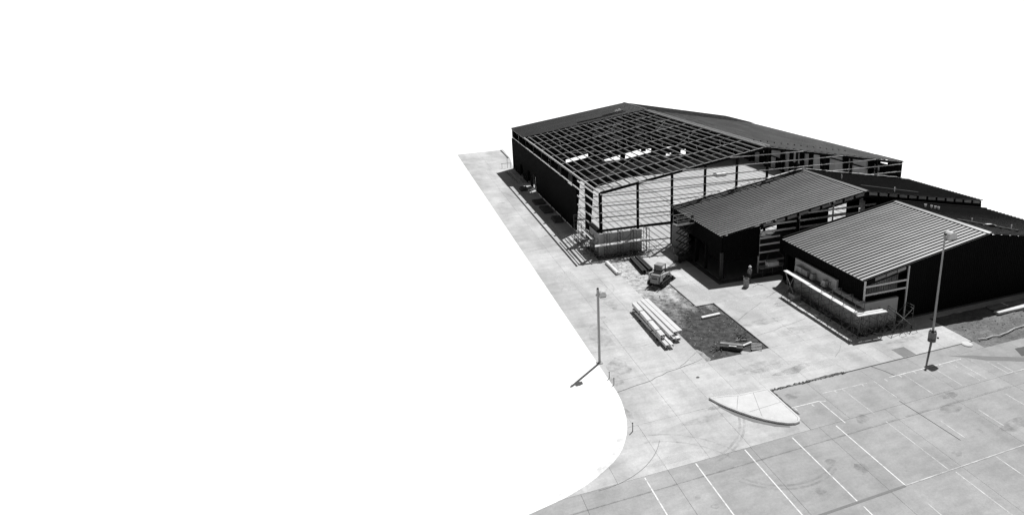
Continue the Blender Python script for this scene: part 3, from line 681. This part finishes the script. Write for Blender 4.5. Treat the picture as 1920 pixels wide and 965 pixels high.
# along the long block wall of the near annex
T = thing('scaffold','long scaffold with a white plank walkway along the left wall of the nearest annex','scaffold',(35,44,0))
ys = [38.9,40.4,41.9,43.4,44.9,46.4,47.6]
for y in ys: scaf_frame(T, 35.2, y, 0, .95, 2.2 if y > 44 else 3.0)
for a, b in zip(ys[:-1],ys[1:]):
    brace(T,(34.72,a,.4),(34.72,b,1.7)); brace(T,(34.72,a,1.7),(34.72,b,.4))
for x in (34.62,): 
    plank(T,(x,38.6,2.22),(x,45.4,2.22),.42); plank(T,(x-.03,45.0,2.28),(x-.03,48.9,2.28),.42)
plank(T,(35.55,43.2,2.22),(35.55,48.5,2.22),.7,'timber')
plank(T,(35.5,38.8,2.22),(35.5,43.0,2.22),.5,'timber')
brace(T,(34.5,48.8,2.2),(34.6,47.0,0),.03,'board'); brace(T,(34.5,47.3,2.2),(34.6,48.6,0),.03,'board'); brace(T,(34.7,48.9,2.2),(35.3,49.3,0),.03,'board')
# stacked block on the walkway
for i,(y,l) in enumerate(((48.2,.5),(47.6,.7),(46.7,.9),(45.8,.5),(44.0,.6))):
    B = MB(); 
    for k in range(3): B.box(35.5,35.84,y+k*.01,y+l-k*.05,2.26+k*.19,2.26+k*.19+.18)
    tag(B.build('block_stack','board'),('grey block stack at the far end of the plank walkway','second grey block stack from the far end of the walkway','middle grey block stack on the plank walkway','fourth grey block stack along the plank walkway','nearest grey block stack on the plank walkway')[i],'blocks','block stacks on the walkway')
T = thing('scaffold','short scaffold with two white planks at the front corner of the nearest annex','scaffold',(36.5,38.7,0))
for x in (34.75,35.7,36.6,37.5): scaf_frame(T, x, 38.75, math.pi/2, .8, 2.0)
for a,b in ((34.75,35.7),(36.6,37.5)): brace(T,(a,38.35,.4),(b,38.35,1.6)); brace(T,(a,38.35,1.6),(b,38.35,.4))
plank(T,(34.55,38.42,2.04),(37.45,38.22,2.04),.34); plank(T,(34.7,38.78,2.045),(37.4,38.62,2.045),.3)
T = thing('scaffold','empty scaffold frame with crossed braces right of the plank corner','scaffold',(39.3,38.5,0))
for x in (38.3,40.3): scaf_frame(T, x, 38.5, math.pi/2, .9, 2.1)
brace(T,(38.3,38.05,.3),(40.3,38.05,1.9),.025,'board'); brace(T,(38.3,38.05,1.9),(40.3,38.05,.3),.025,'board'); brace(T,(38.3,38.95,.3),(40.3,38.95,1.9)); brace(T,(38.3,38.95,1.9),(40.3,38.95,.3))
# at the warehouse corner
T = thing('scaffold','scaffold with littered planks before the block wall at the warehouse corner','scaffold',(23.5,65.2,0))
for x in (21.6,23.2,24.8,26.4):
    for d in (0,.38): scaf_frame(T, x+d, 65.05, math.pi/2, .8, 3.0)
xs = [20.4,21.6,23.2,24.8,26.4]
for a,b in zip(xs[1:-1],xs[2:]): brace(T,(a+.38,64.65,.3),(b,64.65,1.4)); brace(T,(a+.38,64.65,1.4),(b,64.65,.3)); brace(T,(a+.38,64.65,1.7),(b,64.65,2.9))
for i in range(3): plank(T,(20.3+.1*i,64.8+.24*i,1.52),(23.6,64.8+.24*i,1.52),.22); plank(T,(23.5,64.8+.24*i,1.57),(26.9-.15*i,64.8+.24*i,1.57),.22)
brace(T,(26.8,64.6,1.5),(28.6,64.2,0),.025); brace(T,(26.8,64.7,0),(28.9,64.9,1.2),.025)
T = thing('scaffold','tangled scaffold frames along the left side of the warehouse corner','scaffold',(20.6,69,0))
for y in (66.2,67.8,69.4,71.0,72.8): scaf_frame(T, 20.65, y, 0, .9, 2.0 if y < 70 else 3.1)
ys = [66.2,67.8,69.4,71.0,72.8]
for a,b in zip(ys[:-1],ys[1:]):
    for x in (20.2,21.1): brace(T,(x,a,.3),(x,b,1.7)); brace(T,(x,a,1.7),(x,b,.3))
plank(T,(20.4,66,2.03),(20.4,69.6,2.03),.24); plank(T,(20.7,66.1,2.03),(20.7,69.5,2.03),.24,'board'); plank(T,(20.65,69.3,1.0),(20.65,73,1.0),.3,'wood')
# mortar stage before the open gable of the middle annex
T = thing('scaffold','low work stage in the shade before the open gable of the middle annex','scaffold',(36.6,53.6,0))
for x in (34.8,36.0,37.2,38.4): scaf_frame(T, x, 53.55, math.pi/2, .8, .9)
for i in range(3): plank(T,(34.5,53.25+.28*i,.93),(38.7,53.25+.28*i,.93),.25,'board')
brace(T,(34.9,53.1,.9),(35.4,53.2,2.4)); brace(T,(36.6,53.1,2.5),(38.3,53.3,1.1)); brace(T,(38.2,53.1,2.0),(36.9,53.1,1.0))
B = MB(); B.box(35.5,36.8,53.25,53.85,.96,1.0).box(35.5,36.8,53.25,53.28,1.0,1.4).box(35.5,36.8,53.82,53.85,1.0,1.4).box(35.5,35.53,53.28,53.82,1.0,1.4).box(36.77,36.8,53.28,53.82,1.0,1.4).box(35.55,36.75,53.3,53.8,1.0,1.3)
tag(B.build('mortar_box','plank'),'pale mortar box on the low shaded work stage','mortar box')

# scraps of tube, plank and block thrown down beside the scaffolds: too many to count
B = MB()
for _ in range(150):
    x, y, z = random.choice(((random.uniform(34.2,36.0),random.uniform(38.4,49),.05),(random.uniform(35.2,41),random.uniform(37.9,39.3),.05),(random.uniform(20.2,27.5),random.uniform(64.0,65.6),.05),(random.uniform(20.0,21.2),random.uniform(65.5,73),.05)))
    a = random.random()*6.3; l = random.choice((.2,.3,.5,.9)); B.bar((x,y,z+random.uniform(0,.15)),(x+l*math.cos(a),y+l*math.sin(a),z+random.uniform(0,.25)),random.uniform(.03,.14),random.uniform(.02,.08))
tag(B.build('scaffold_litter','board'),'litter of plank ends, tubes and block scraps under the scaffolds','litter',kind='stuff')

# ------------------------------------------------------------------ light poles
def lamp_head(T, x, y, z, dirx, s):
    B = MB(); prof = []
    n = 8
    poly = [(0,0)]+[(s*(.5-.5*math.cos(math.pi*i/n)), s*.62*math.sin(math.pi*i/n)+.05) for i in range(n+1)]+[(s,0)]
    B.prism([(x+dirx*p[0], z+p[1]) for p in poly], 'y', y-s*.36, y+s*.36)
    h = B.build('lamp_head','lamp',T)
    MB().box(min(x,x+dirx*s)+.04,max(x,x+dirx*s)-.04,y-s*.3,y+s*.3,z-.09,z-.002).build('lens','lens',h)
    MB().box(min(x,x-dirx*.25),max(x,x-dirx*.25)+.02,y-.05,y+.05,z+.08,z+.2).build('arm','pole',T)
T = thing('light_pole','slim grey light pole standing at the edge of the yard, left of the beam stacks','light pole',(13.52,42.75,0))
MB().box(13.52-.08,13.52+.08,42.67,42.83,.02,6.15).build('pole','pole',T)
MB().box(13.52-.22,13.52+.22,42.53,42.97,-.05,.05).build('base_plate','pole',T)
lamp_head(T, 13.60, 42.75, 5.55, 1, .55)
MB().box(13.46,13.58,42.69,42.81,6.15,6.25).build('photocell','dark',T)
T = thing('light_pole','tall tapered light pole on a round concrete pier beside the parking lot','light pole',(40.4,35.85,0))
MB().lathe((40.4,35.85,-.05),[(.33,0),(.33,.68),(.30,.72)],18).build('pier','patch',T)
MB().tube([(40.4,35.85,.7),(40.4,35.85,9.1)],.10,12,.065).build('pole','pole',T)
MB().box(40.2,40.6,35.65,36.05,.665,.74).build('base_plate','dark',T)
for dx, dy in ((.15,.15),(-.15,.15),(.15,-.15),(-.15,-.15)): MB().tube([(40.4+dx,35.85+dy,.72),(40.4+dx,35.85+dy,.86)],.025,6).build('anchor_bolt','dark',T)
lamp_head(T, 40.55, 35.85, 8.75, 1, .85)
MB().box(40.32,40.48,35.77,35.93,9.1,9.25).build('photocell','dark',T)

# ------------------------------------------------------------------ track loader
T = thing('track_loader','compact track loader with caged cab, seen from behind on the pale dirt','loader',(24.25,55.75,-.02),R(41))
def lp(name, B, m, par=T, smooth=False): return B.build(name, m, par, smooth, local=True)
WORLD[T.name] = Vector((0,0,0))
body = lp('body', MB().prism([(-1.15,.38),(-1.2,.9),(-1.12,1.22),(-.35,1.42),(-.3,.75),(.85,.7),(.95,.38)],'y',-.5,.5), 'mach')
lp('rear_door', MB().box(-1.24,-1.18,-.46,.46,.42,1.05), 'mach', body)
lp('vent_grille', MB().box(-1.26,-1.24,-.3,.3,.86,.98), 'dark', body)
lp('engine_hood', MB().add([(-1.1,-.44,1.235),(-.4,-.44,1.425),(-.4,.44,1.425),(-1.1,.44,1.235),(-1.1,-.44,1.26),(-.4,-.44,1.45),(-.4,.44,1.45),(-1.1,.44,1.26)],[(0,3,2,1),(4,5,6,7),(0,1,5,4),(1,2,6,5),(2,3,7,6),(3,0,4,7)]), 'mach', body)
for s in (-1,1):
    q = [(-1.0,.02),(.85,.02),(1.05,.2),(1.0,.42),(.75,.55),(-.8,.62),(-1.15,.5),(-1.2,.2)]
    tk = lp('track', MB().prism(q,'y',s*.52 if s>0 else -.86, s*.86 if s>0 else -.52), 'rubber')
    for xx in (-.75,-.3,.15,.6):
        lp('roller', MB().tube([(xx,s*.5,.2),(xx,s*.875,.2)],.14,10), 'dark', tk)
    arm = lp('lift_arm', MB().bar((-1.0,s*.66,1.28),(.75,s*.66,1.02),.14,.22).bar((.7,s*.66,1.08),(1.35,s*.66,.4),.14,.2).bar((-1.05,s*.66,.7),(-.95,s*.66,1.35),.14,.26), 'machl')
    lp('cylinder', MB().tube([(-.75,s*.66,.62),(.45,s*.66,.95)],.05,8), 'dark', arm)
cab = lp('cab', MB(), 'mach') if False else None
B = MB()
for s in (-1,1):
    B.bar((-.42,s*.43,1.3),(-.36,s*.41,2.02),.07,.07).bar((.55,s*.43,.75),(.42,s*.41,2.02),.07,.07).bar((-.42,s*.43,1.3),(.5,s*.43,1.25),.05,.05)
B.bar((-.38,0,1.42),(.0,0,1.42),.8,.04)
cab = lp('cab', B, 'dark')
lp('cab_roof', MB().prism([(-.45,2.02),(-.4,2.1),(.42,2.1),(.5,2.02)],'y',-.46,.46), 'mach', cab)
lp('rear_window', MB().box(-.40,-.385,-.36,.36,1.5,1.98), 'glass', cab)
lp('seat', MB().box(-.25,.15,-.25,.25,.95,1.12).box(-.3,-.18,-.25,.25,1.12,1.65), 'rubber', cab)
for s in (-1,1): lp('side_screen', MB().box(-.34,.42,s*.42-.006,s*.42+.006,1.32,1.98) if s>0 else MB().bar((-.35,-.42,1.6),(.45,-.42,1.6),.02,.03).bar((-.1,-.42,1.3),(-.1,-.42,2.0),.02,.03).bar((.2,-.42,1.3),(.2,-.42,2.0),.02,.03), 'glass' if s>0 else 'dark', cab)
lp('bucket', MB().prism([(1.25,.55),(1.3,.1),(1.95,.04),(1.97,.08),(1.36,.16),(1.32,.55)],'y',-.92,.92).prism([(1.25,.55),(1.3,.1),(1.95,.04)],'y',.9,.93).prism([(1.25,.55),(1.3,.1),(1.95,.04)],'y',-.93,-.9), 'dark')
for s in (-1,1): lp('tail_light', MB().box(-1.27,-1.24,s*.4-.05,s*.4+.05,1.02,1.1), 'machl')

# ------------------------------------------------------------------ scissor lift
T = thing('scissor_lift','raised dark scissor lift standing by the block panel of the middle annex','scissor lift',(29.25,60.7,0),R(8)); WORLD[T.name] = Vector((0,0,0))
ch = lp('chassis', MB().prism([(-1.0,.2),(-.95,.75),(.95,.75),(1.0,.2)],'y',-.4,.4), 'dark', T)
for x in (-.7,.7):
    for s in (-1,1): lp('wheel', MB().tube([(x,s*.36,.2),(x,s*.5,.2)],.2,14), 'rubber', T)
zs = [.8,1.65,2.5,3.35,4.15]
for a, b in zip(zs[:-1],zs[1:]):
    for s in (-.3,.3):
        lp('scissor_arm', MB().bar((-.8,s,a),(.8,s,b),.05,.12), 'dark', T); lp('scissor_arm', MB().bar((-.8,s+.06,b),(.8,s+.06,a),.05,.12), 'dark', T)
pf = lp('platform', MB().box(-1.1,1.1,-.42,.42,4.2,4.3), 'dark', T)
lp('toe_board', MB().box(-1.12,-1.08,-.42,.42,4.3,4.46).box(-1.08,1.08,-.44,-.42,4.3,4.42), 'machl', pf)
for z in (4.8,5.3):
    lp('guard_rail', MB().tube([(-1.1,-.42,z),(1.1,-.42,z),(1.1,.42,z),(-1.1,.42,z),(-1.1,-.42,z)],.022,5), 'mach', pf)
for x in (-1.1,-.37,.37,1.1):
    for s in (-.42,.42): lp('rail_post', MB().tube([(x,s,4.3),(x,s,5.3)],.02,5), 'mach', pf)
lp('control_box', MB().box(.8,1.05,-.35,-.15,4.95,5.25), 'dark', pf)

# ------------------------------------------------------------------ steel stacks
def channel(B, a, b, wd, h, t=.03):
    """inverted channel: flat web on top, two legs"""
    a = Vector(a); b = Vector(b); d = (b-a).normalized(); r = Vector((d.y,-d.x,0)).normalized()
    B.bar(a+Vector((0,0,h-t/2)), b+Vector((0,0,h-t/2)), wd, t)
    for s in (-1,1): B.bar(a+r*s*(wd/2-t/2)+Vector((0,0,(h-t)/2)), b+r*s*(wd/2-t/2)+Vector((0,0,(h-t)/2)), t, h-t)
    return B
ZB = .0
for i,(x,y) in enumerate(((19.35,44.4),(19.35,48.3),(20.55,45.0),(20.55,49.0))):
    tag(MB().box(x-.3 if x < 20 else x-.6,x+.5,y,y+.16,.004,.13).box(x-.2,x+.4,y+.02,y+.14,.131,.15).build('skid_timber','timber'),('near skid timber under the strapped beam bundle','far skid timber under the strapped beam bundle','near skid timber under the wide beam stack','far skid timber under the wide beam stack')[i],'timber','skid timbers')
spec = (('lowest pale steel channel at the left foot of the beam stack',(19.28,42.7),(19.30,50.3),.28,.151),
        ('lower pale steel channel with its dark end beside the strapped bundle',(19.66,42.65),(19.66,46.2),.28,.151),
        ('short low channel end poking out under the wide beams, left one',(20.20,43.5),(20.2,50.8),.34,.151),
        ('low channel end poking out under the wide beams, right one',(20.62,43.45),(20.6,50.9),.34,.151))
for lab,a,b,wd,z in spec:
    tag(channel(MB(),(a[0],a[1],z),(b[0],b[1],z),wd,.24).build('steel_channel','pale'),lab,'steel beam','pale steel channels in the yard stack')
for x,y in ((19.45,45.4),(19.45,49.4),(20.6,45.9),(20.6,49.6)):
    tag(MB().box(x-.5,x+.5,y,y+.12,.392,.452).box(x-.4,x+.4,y+.02,y+.1,.453,.46).build('spacer_timber','timber'),'thin spacer timber between beam layers, '+('near left','far left','near right','far right')[(0 if y<48 else 1)+(0 if x<20 else 2)],'timber','spacer timbers')
T = thing('beam_bundle','strapped bundle of pale channels on top of the left side of the stack','steel beam',(19.4,47.2,.46))
for dx in (-.102,.102):
    for k in range(2): channel(MB(),(19.32+dx,43.75,.461+k*.17),(19.48+dx,50.7,.461+k*.17),.2,.165).build('channel','pale',T)
for y in (44.7,46.6,48.7): 
    xx = 19.32+.16*(y-43.75)/6.95
    MB().box(xx-.22,xx+.22,y,y+.07,.45,.815).build('strap','dark',T)
for lab,a,b,wd,z in (('narrow pale beam leaning right of the strapped bundle',(20.06,43.6),(20.02,50.95),.34,.461),('wide pale beam in the middle of the upper layer',(20.6,44.0),(20.46,51.15),.38,.461),('rightmost wide pale beam of the stack beside the dark earth',(21.03,44.05),(20.88,51.2),.38,.461),):
    tag(channel(MB(),(a[0],a[1],z),(b[0],b[1],z),wd,.26).build('steel_beam','pale'),lab,'steel beam','wide pale beams on the stack')
def ibeam(a, b, h, f, m):
    B = MB(); a = Vector(a); b = Vector(b); u = Vector((0,0,h/2-.012))
    B.bar(a,b,.02,h); B.bar(a+u,b+u,f,.024); B.bar(a-u,b-u,f,.024); return B
for lab,a,b in (('dark steel beam nearest the pale dirt, left of four',(24.0,63.7),(23.72,58.9)),('second dark steel beam from the left beside the dirt',(24.26,63.7),(23.98,58.8)),('third dark steel beam from the left, nearer the loader cab',(24.66,63.8),(24.5,59.0)),('rightmost dark steel beam lying on concrete behind the loader',(24.95,63.8),(24.8,59.1))):
    tag(ibeam((a[0],a[1],.17),(b[0],b[1],.17),.34,.2,'dark').build('dark_beam','dark'),lab,'steel beam','dark beams behind the loader')
B = MB().box(20.92,21.14,59.5,63.2,.003,.3).box(21.14,21.5,59.55,59.75,.003,.2).box(21.0,21.2,59.6,63.1,.3,.33)
tag(B.build('form_board','plank'),'pale form board with a dark side at the upper corner of the dirt strip','board')
tag(MB().bar((24.5,46.85,.0),(26.42,46.98,.0),.2,.12).bar((24.52,46.95,.065),(26.4,47.06,.065),.16,.02).build('white_board','cloth'),'single white board lying across the dark earth bed','board')
# scrap heap at the near end of the earth bed
for lab,a,b,wd,h,z,m in (('thick dark timber at the front of the scrap heap',(23.35,41.35),(24.85,40.3),.34,.26,.06,'timber'),('grey rounded timber behind the front one in the scrap heap',(23.55,41.7),(25.0,40.65),.3,.3,.09,'board'),('thin grey lath behind the timbers in the scrap heap',(23.85,41.98),(25.2,41.05),.12,.08,.0,'board'),('thin pale lath at the back of the scrap heap',(25.15,41.95),(26.1,41.68),.1,.06,.0,'board'),('pale broken board leaning toward the pallet',(25.2,40.85),(26.15,41.12),.18,.06,.04,'plank'),('small pale offcut on top of the front timber',(23.9,40.88),(24.4,40.55),.12,.05,.26,'plank')):
    B = MB().bar((a[0],a[1],z),(b[0],b[1],z),wd,h); mx = Vector(a).lerp(Vector(b),.5); B.bar((a[0]*.8+b[0]*.2,a[1]*.8+b[1]*.2,z+h/2),(a[0]*.25+b[0]*.75,a[1]*.25+b[1]*.75,z+h/2),wd*.6,.03)
    tag(B.build('scrap_timber',m),lab,'timber','scrap timber on the earth bed')
T = thing('pallet','broken wooden pallet lying in the near right corner of the earth bed','pallet',(26.1,40.25,-.06),R(-32)); WORLD[T.name] = Vector((0,0,0))
for y in (-.5,-.25,0,.25,.5): lp('slat', MB().box(-.42,.42,y-.035,y+.035,.11,.135), 'wood', T)
for x in (-.38,0,.38): lp('stringer', MB().box(x-.04,x+.04,-.56,.56,.0,.105), 'timber', T)
B = MB()
for i in range(9):
    a = random.random()*6.3; x, y = 23.25+random.uniform(-.35,.3), 41.2+random.uniform(-.25,.25)
    B.bar((x,y,random.uniform(-.05,.15)),(x+.4*math.cos(a),y+.4*math.sin(a),random.uniform(0,.25)),.06,.05)
tag(B.build('brush_heap','timber'),'small heap of dark twigs and scraps left of the scrap timbers','heap')
B = MB()
for i in range(9):
    a = random.random()*6.3; x, y = 26.2+random.uniform(-.35,.3), 42.3+random.uniform(-.35,.35)
    B.bar((x,y,random.uniform(-.05,.15)),(x+.4*math.cos(a),y+.4*math.sin(a),random.uniform(0,.25)),.08,.05)
tag(B.build('brush_heap','timber'),'dark scrap heap against the right edge of the earth bed','heap')

# ------------------------------------------------------------------ smaller things
T = thing('drum','grey steel drum in front of the middle annex corner','drum',(31.86,51.55,0))
MB().lathe((31.86,51.55,.0),[(.27,.01),(.29,.03),(.29,.28),(.305,.3),(.29,.32),(.29,.57),(.305,.59),(.29,.61),(.29,.88),(.26,.88),(.26,.7)],18).build('shell','mach',T)
MB().tube([(31.72,51.6,.6),(31.62,51.75,1.15)],.02,6).build('stirring_stick','wood',T)
tag(MB().box(31.2,32.5,51.1,51.3,.004,.05).box(31.3,32.4,51.95,52.1,.004,.05).box(31.25,32.45,51.15,52.05,.051,.09).build('wood_platform','timber'),'dark timber mat beneath the grey drum','mat') if False else None
for i,(x,y,a) in enumerate(((32.9,51.5,.5),(33.3,51.6,-.5))):
    c,s = math.cos(a)*.45, math.sin(a)*.45
    tag(MB().bar((x-c,y-s,.03),(x+c,y+s,.03),.12,.05).bar((x-c*.8,y-s*.8,.07),(x+c*.2,y+s*.2,.07),.1,.03).build('plank_offcut','plank'),('left','right')[i]+' of two crossed plank offcuts beside the drum','plank')
B = MB().prism([(34.95,.02),(35.0,.55),(36.05,.55),(36.0,.02)],'y',46.85,47.75)
T = thing('mortar_tub','grey mortar tub under the far end of the plank walkway','tub',(34.75,47.2,0))
B = MB(); B.box(34.3,34.95,46.75,47.75,.02,.07); 
B.box(34.3,34.34,46.75,47.75,.07,.5).box(34.91,34.95,46.75,47.75,.07,.5).box(34.34,34.91,46.75,46.79,.07,.5).box(34.34,34.91,47.71,47.75,.07,.5); B.build('shell','mach',T)
MB().box(34.345,34.905,46.795,47.705,.08,.4).build('mortar','board',T)
MB().box(34.26,34.99,46.71,47.79,.5,.53).box(34.3,34.9,46.8,47.7,.4,.41).build('rim','pale',T) if False else None
tag(MB().box(29.15,29.75,63.0,63.3,.0,.75).box(29.12,29.78,62.97,63.33,.75,.8).box(29.25,29.35,62.98,63.0,.2,.3).build('utility_box','board'),'grey utility box on the ground before the block panel','box')
T = thing('sawhorse','light folding trestle lying on the concrete left of the plank scaffold','trestle',(33.0,44.6,0))
for a,b in (((34.2,45.9,.04),(34.9,45.5,.04)),((34.2,45.9,.04),(34.0,45.4,.3)),((34.9,45.5,.04),(34.6,45.1,.3)),((34.0,45.4,.3),(34.6,45.1,.3)),((34.2,45.6,.2),(34.8,45.3,.02))): MB().tube([a,b],.025,5).build('rail','board',T)
for i,(x,y) in enumerate(((33.9,41.6),(33.8,39.6),(38.6,37.2),(39.9,37.3))):
    T = thing('frame_prop',('far','near','left','right')[i]+(' prop of bent tube on the concrete beside the left trench' if i<2 else ' prop of bent tube in front of the empty scaffold frame'),'prop',(x,y,0))
    MB().tube([(x-.35,y+.1,.02),(x-.1,y,.45),(x+.2,y+.3,.9)],.02,5).build('tube','scaf',T); MB().tube([(x+.25,y-.1,.02),(x-.1,y,.45)],.02,5).build('strut','scaf',T)
# panel stacks on the right
T = thing('panel_stack','low stack of grey ribbed panels lying before the long dark wall','panels',(54,38.1,0))
for k in range(4): MB().box(49.8,59.5,37.82+k*.17,37.97+k*.17,.05,.17).build('panel','board',T)
for k in range(4): MB().box(49.83,59.45,37.83+k*.17,37.96+k*.17,.172,.2).build('panel','board',T)
MB().box(51.6,51.72,37.8,38.55,.2,.24).build('batten','plank',T)
T = thing('panel_stack','bright stack of pale panels in front of the grey ribbed one','panels',(54,37.25,0))
for k in range(3): MB().box(49.45+.03*k,59.5,37.02,37.5,.05+k*.06,.105+k*.06).build('panel','pale',T)
MB().box(52.4,52.5,36.7,37.6,.0,.045).build('skid','timber',T)
tag(MB().tube([(43.8,34.25,.06),(44.6,34.1,.07),(45.4,34.2,.06),(46.0,34.05,.08),(47.2,34.2,.07),(48.4,34.5,.08),(49.6,34.55,.06),(51,35.0,.06)],.05,7).build('hose','pale'),'pale hose snaking across the dirt verge','hose')
tag(MB().lathe((42.3,34.0,.0),[(.45,.0),(.45,.05),(.38,.1),(.1,.11)],16).build('drain_cover','island'),'pale round drain cover at the corner of the parking lot','drain cover')
tag(MB().lathe((40.95,35.75,.0),[(.09,.0),(.09,.06),(.06,.09)],10).build('slab_cap','dark'),'small dark cap on the slab beside the tall light pole pier','cap')
# posts along the left edge
for i,(x,y,h) in enumerate(((13.48,40.3,.5),(13.5,39.35,.5),(12.75,33.6,.6))):
    T = thing('bollard',('thin dark post just below the slim light pole','thin dark post second below the slim light pole','dark post at the rounded corner of the yard')[i],'post',(x,y,0))
    MB().tube([(x,y,-.05),(x,y,h)],.035,8).build('post','mach',T); MB().lathe((x,y,h),[(.045,0),(.04,.03),(.02,.05)],8).build('cap','dark',T)
# material lying in the shade along the left side of the warehouse
items = (('stack of dark panels in the shade, nearest the warehouse corner',19.6,20.9,80.0,82.6,.35),('low dark sheet pile in the shade beside the left wall',19.4,20.8,85.0,88.8,.25),('dark sheet pile midway along the shaded left wall',19.2,20.9,90.0,92.4,.3),('farthest dark heap of material in the shade near the doorway',19.0,20.2,99.0,101.0,.35))
for lab,x0,x1,y0,y1,h in items:
    T = thing('sheet_stack',lab,'panels',((x0+x1)/2,(y0+y1)/2,0))
    for k in range(4): MB().box(x0+random.uniform(0,.15),x1-random.uniform(0,.15),y0+random.uniform(0,.3),y1-random.uniform(0,.3),.01+h*k/4,.01+h*(k+.9)/4).build('sheet','timber',T)
for lab,a,b,m in (('left of two long rails lying in the shade at the far end',(19.4,114.5),(19.6,104.2),'board'),('right of two long rails lying in the shade at the far end',(20.0,114.6),(20.3,104.8),'pale'),('short plank in the shade beside the nearest dark panels',(20.9,84.0),(20.9,81.8),'board')):
    tag(ibeam((a[0],a[1],.11),(b[0],b[1],.11),.2,.16,m).build('rail',m),lab,'rail')
T = thing('trestle','small trestle frame by the far left corner of the warehouse','trestle',(20.4,117.6,0))
for a,b in (((19.2,117.6,.9),(21.0,117.6,.9)),((20.3,117.6,0),(20.3,117.6,2.2)),((19.3,117.6,0),(19.3,117.6,.9)),((20.9,117.6,0),(20.9,117.6,.9))): MB().bar(a,b,.05,.05).build('rail','dark',T)
tag(MB().bar((22.3,136.2,.05),(22.2,127,.05),.1,.1).bar((22.18,136.2,.02),(22.08,127,.02),.1,.03).build('kerb_rail','timber'),'dark edging along the far end of the yard strip','edging')
# material inside the warehouse
for lab,x0,x1,y0,y1,h,m in (('bright pallet of sheets deep inside the warehouse',52.5,54.6,96,97.6,.5,'cloth'),('pile of pale boards inside the warehouse near the far wall',33,36,112,112.8,.3,'plank'),('long pale boards lying under the covered roof slope',46,52,80.2,80.8,.25,'plank')):
    T = thing('material_stack',lab,'material',((x0+x1)/2,(y0+y1)/2,.05))
    for k in range(3): MB().box(x0+random.uniform(0,.2),x1-random.uniform(0,.2),y0+random.uniform(0,.1),y1-random.uniform(0,.1),.05+h*k/3,.05+h*(k+.92)/3).build('layer',m,T)

# ------------------------------------------------------------------ people
def person(label, x, y, z, rz, pose):
    J = {'pelvis':(0,0,.95,.135),'waist':(0,0,1.08,.125),'chest':(.02,0,1.32,.15),'neck':(.02,0,1.49,.058),'head0':(.03,0,1.58,.085),'head1':(.03,0,1.68,.098),'head2':(.025,0,1.76,.07),'nose':(.125,0,1.64,.016)}
    E = [('pelvis','waist'),('waist','chest'),('chest','neck'),('neck','head0'),('head0','head1'),('head1','head2'),('head1','nose')]
    for s, t in ((1,'l'),(-1,'r')):
        fw, out, low = pose[t]
        J['sh'+t] = (.0,s*.19,1.43,.065); J['el'+t] = (fw*.35,s*(.24+out),1.43-.29*low,.046)
        J['wr'+t] = (fw*.8+.02,s*(.22+out*1.2),1.43-.29*low-.25*low*(.8 if fw>.2 else 1),.032)
        wx, wy, wz = J['wr'+t][:3]; J['pa'+t] = (wx+.03,wy,wz-.08,.036)
        E += [('chest','sh'+t),('sh'+t,'el'+t),('el'+t,'wr'+t),('wr'+t,'pa'+t)]
        for k in range(4):
            J['fa%d'%k+t] = (wx+.05+.0*k,wy+(k-1.5)*.021,wz-.14,.010); J['fb%d'%k+t] = (wx+.055,wy+(k-1.5)*.021,wz-.175+abs(k-1.3)*.008,.008)
            E += [('pa'+t,'fa%d'%k+t),('fa%d'%k+t,'fb%d'%k+t)]
        J['th'+t] = (wx+.075,wy-s*.02,wz-.09,.011); E.append(('pa'+t,'th'+t))
        st = pose['step']*s
        J['hi'+t] = (0,s*.09,.9,.095); J['kn'+t] = (.03+st*.5,s*.11,.5,.062); J['an'+t] = (st,s*.12,.09,.042); J['to'+t] = (st+.15,s*.14,.045,.04)
        E += [('pelvis','hi'+t),('hi'+t,'kn'+t),('kn'+t,'an'+t),('an'+t,'to'+t)]
    names = list(J); me = bpy.data.meshes.new('body'); me.from_pydata([J[n][:3] for n in names], [(names.index(a),names.index(b)) for a,b in E], [])
    T = thing('person', label, 'person', (x,y,z), rz); WORLD[T.name] = Vector((0,0,0))
    o = put('body', me, T, local=True)
    md = o.modifiers.new('skin','SKIN'); md.use_smooth_shade = True
    for i, n in enumerate(names):
        sv = me.skin_vertices[0].data[i]; sv.radius = (J[n][3],J[n][3]); sv.use_root = (n == 'pelvis')
    o.modifiers.new('sub','SUBSURF').render_levels = 1
    me.materials.append(M['cloth_body'])
    lp('hard_hat', MB().lathe((.03,0,1.70),[(.17,0),(.165,.02),(.125,.03),(.115,.09),(.08,.14),(.03,.155)],14), 'cloth', T, True)
    lp('vest', MB().lathe((.012,0,1.0),[(.175,0),(.17,.12),(.2,.32),(.205,.4),(.1,.48)],14), 'board', T, True)
    return T
mb_ = mat('worker_body', .1, .85); t_ = mb_.node_tree; g_ = t_.nodes.new('ShaderNodeTexCoord'); s_ = t_.nodes.new('ShaderNodeSeparateXYZ'); r_ = t_.nodes.new('ShaderNodeValToRGB')
t_.links.new(g_.outputs['Object'], s_.inputs[0]); d_ = t_.nodes.new('ShaderNodeMath'); d_.operation = 'DIVIDE'; d_.inputs[1].default_value = 1.8
t_.links.new(s_.outputs[2], d_.inputs[0]); t_.links.new(d_.outputs[0], r_.inputs[0]); t_.links.new(r_.outputs[0], t_.nodes['Principled BSDF'].inputs['Base Color'])
cr = r_.color_ramp; cr.interpolation = 'CONSTANT'; cr.elements[0].color = (.02,.02,.02,1); cr.elements[1].position = .82; cr.elements[1].color = (.35,.35,.35,1)
e = cr.elements.new(.06); e.color = (.05,.05,.05,1); e = cr.elements.new(.54); e.color = (.2,.2,.2,1)
M['cloth_body'] = mb_
person('worker in pale hard hat and vest standing behind the grey drum', 32.75, 52.35, .0, R(200), {'l':(.3,.02,.95),'r':(.15,.03,1),'step':.08})
person('worker in pale hard hat standing on the shaded work stage', 38.2, 53.5, .955, R(120), {'l':(.35,.02,.9),'r':(.2,.05,1),'step':.05})
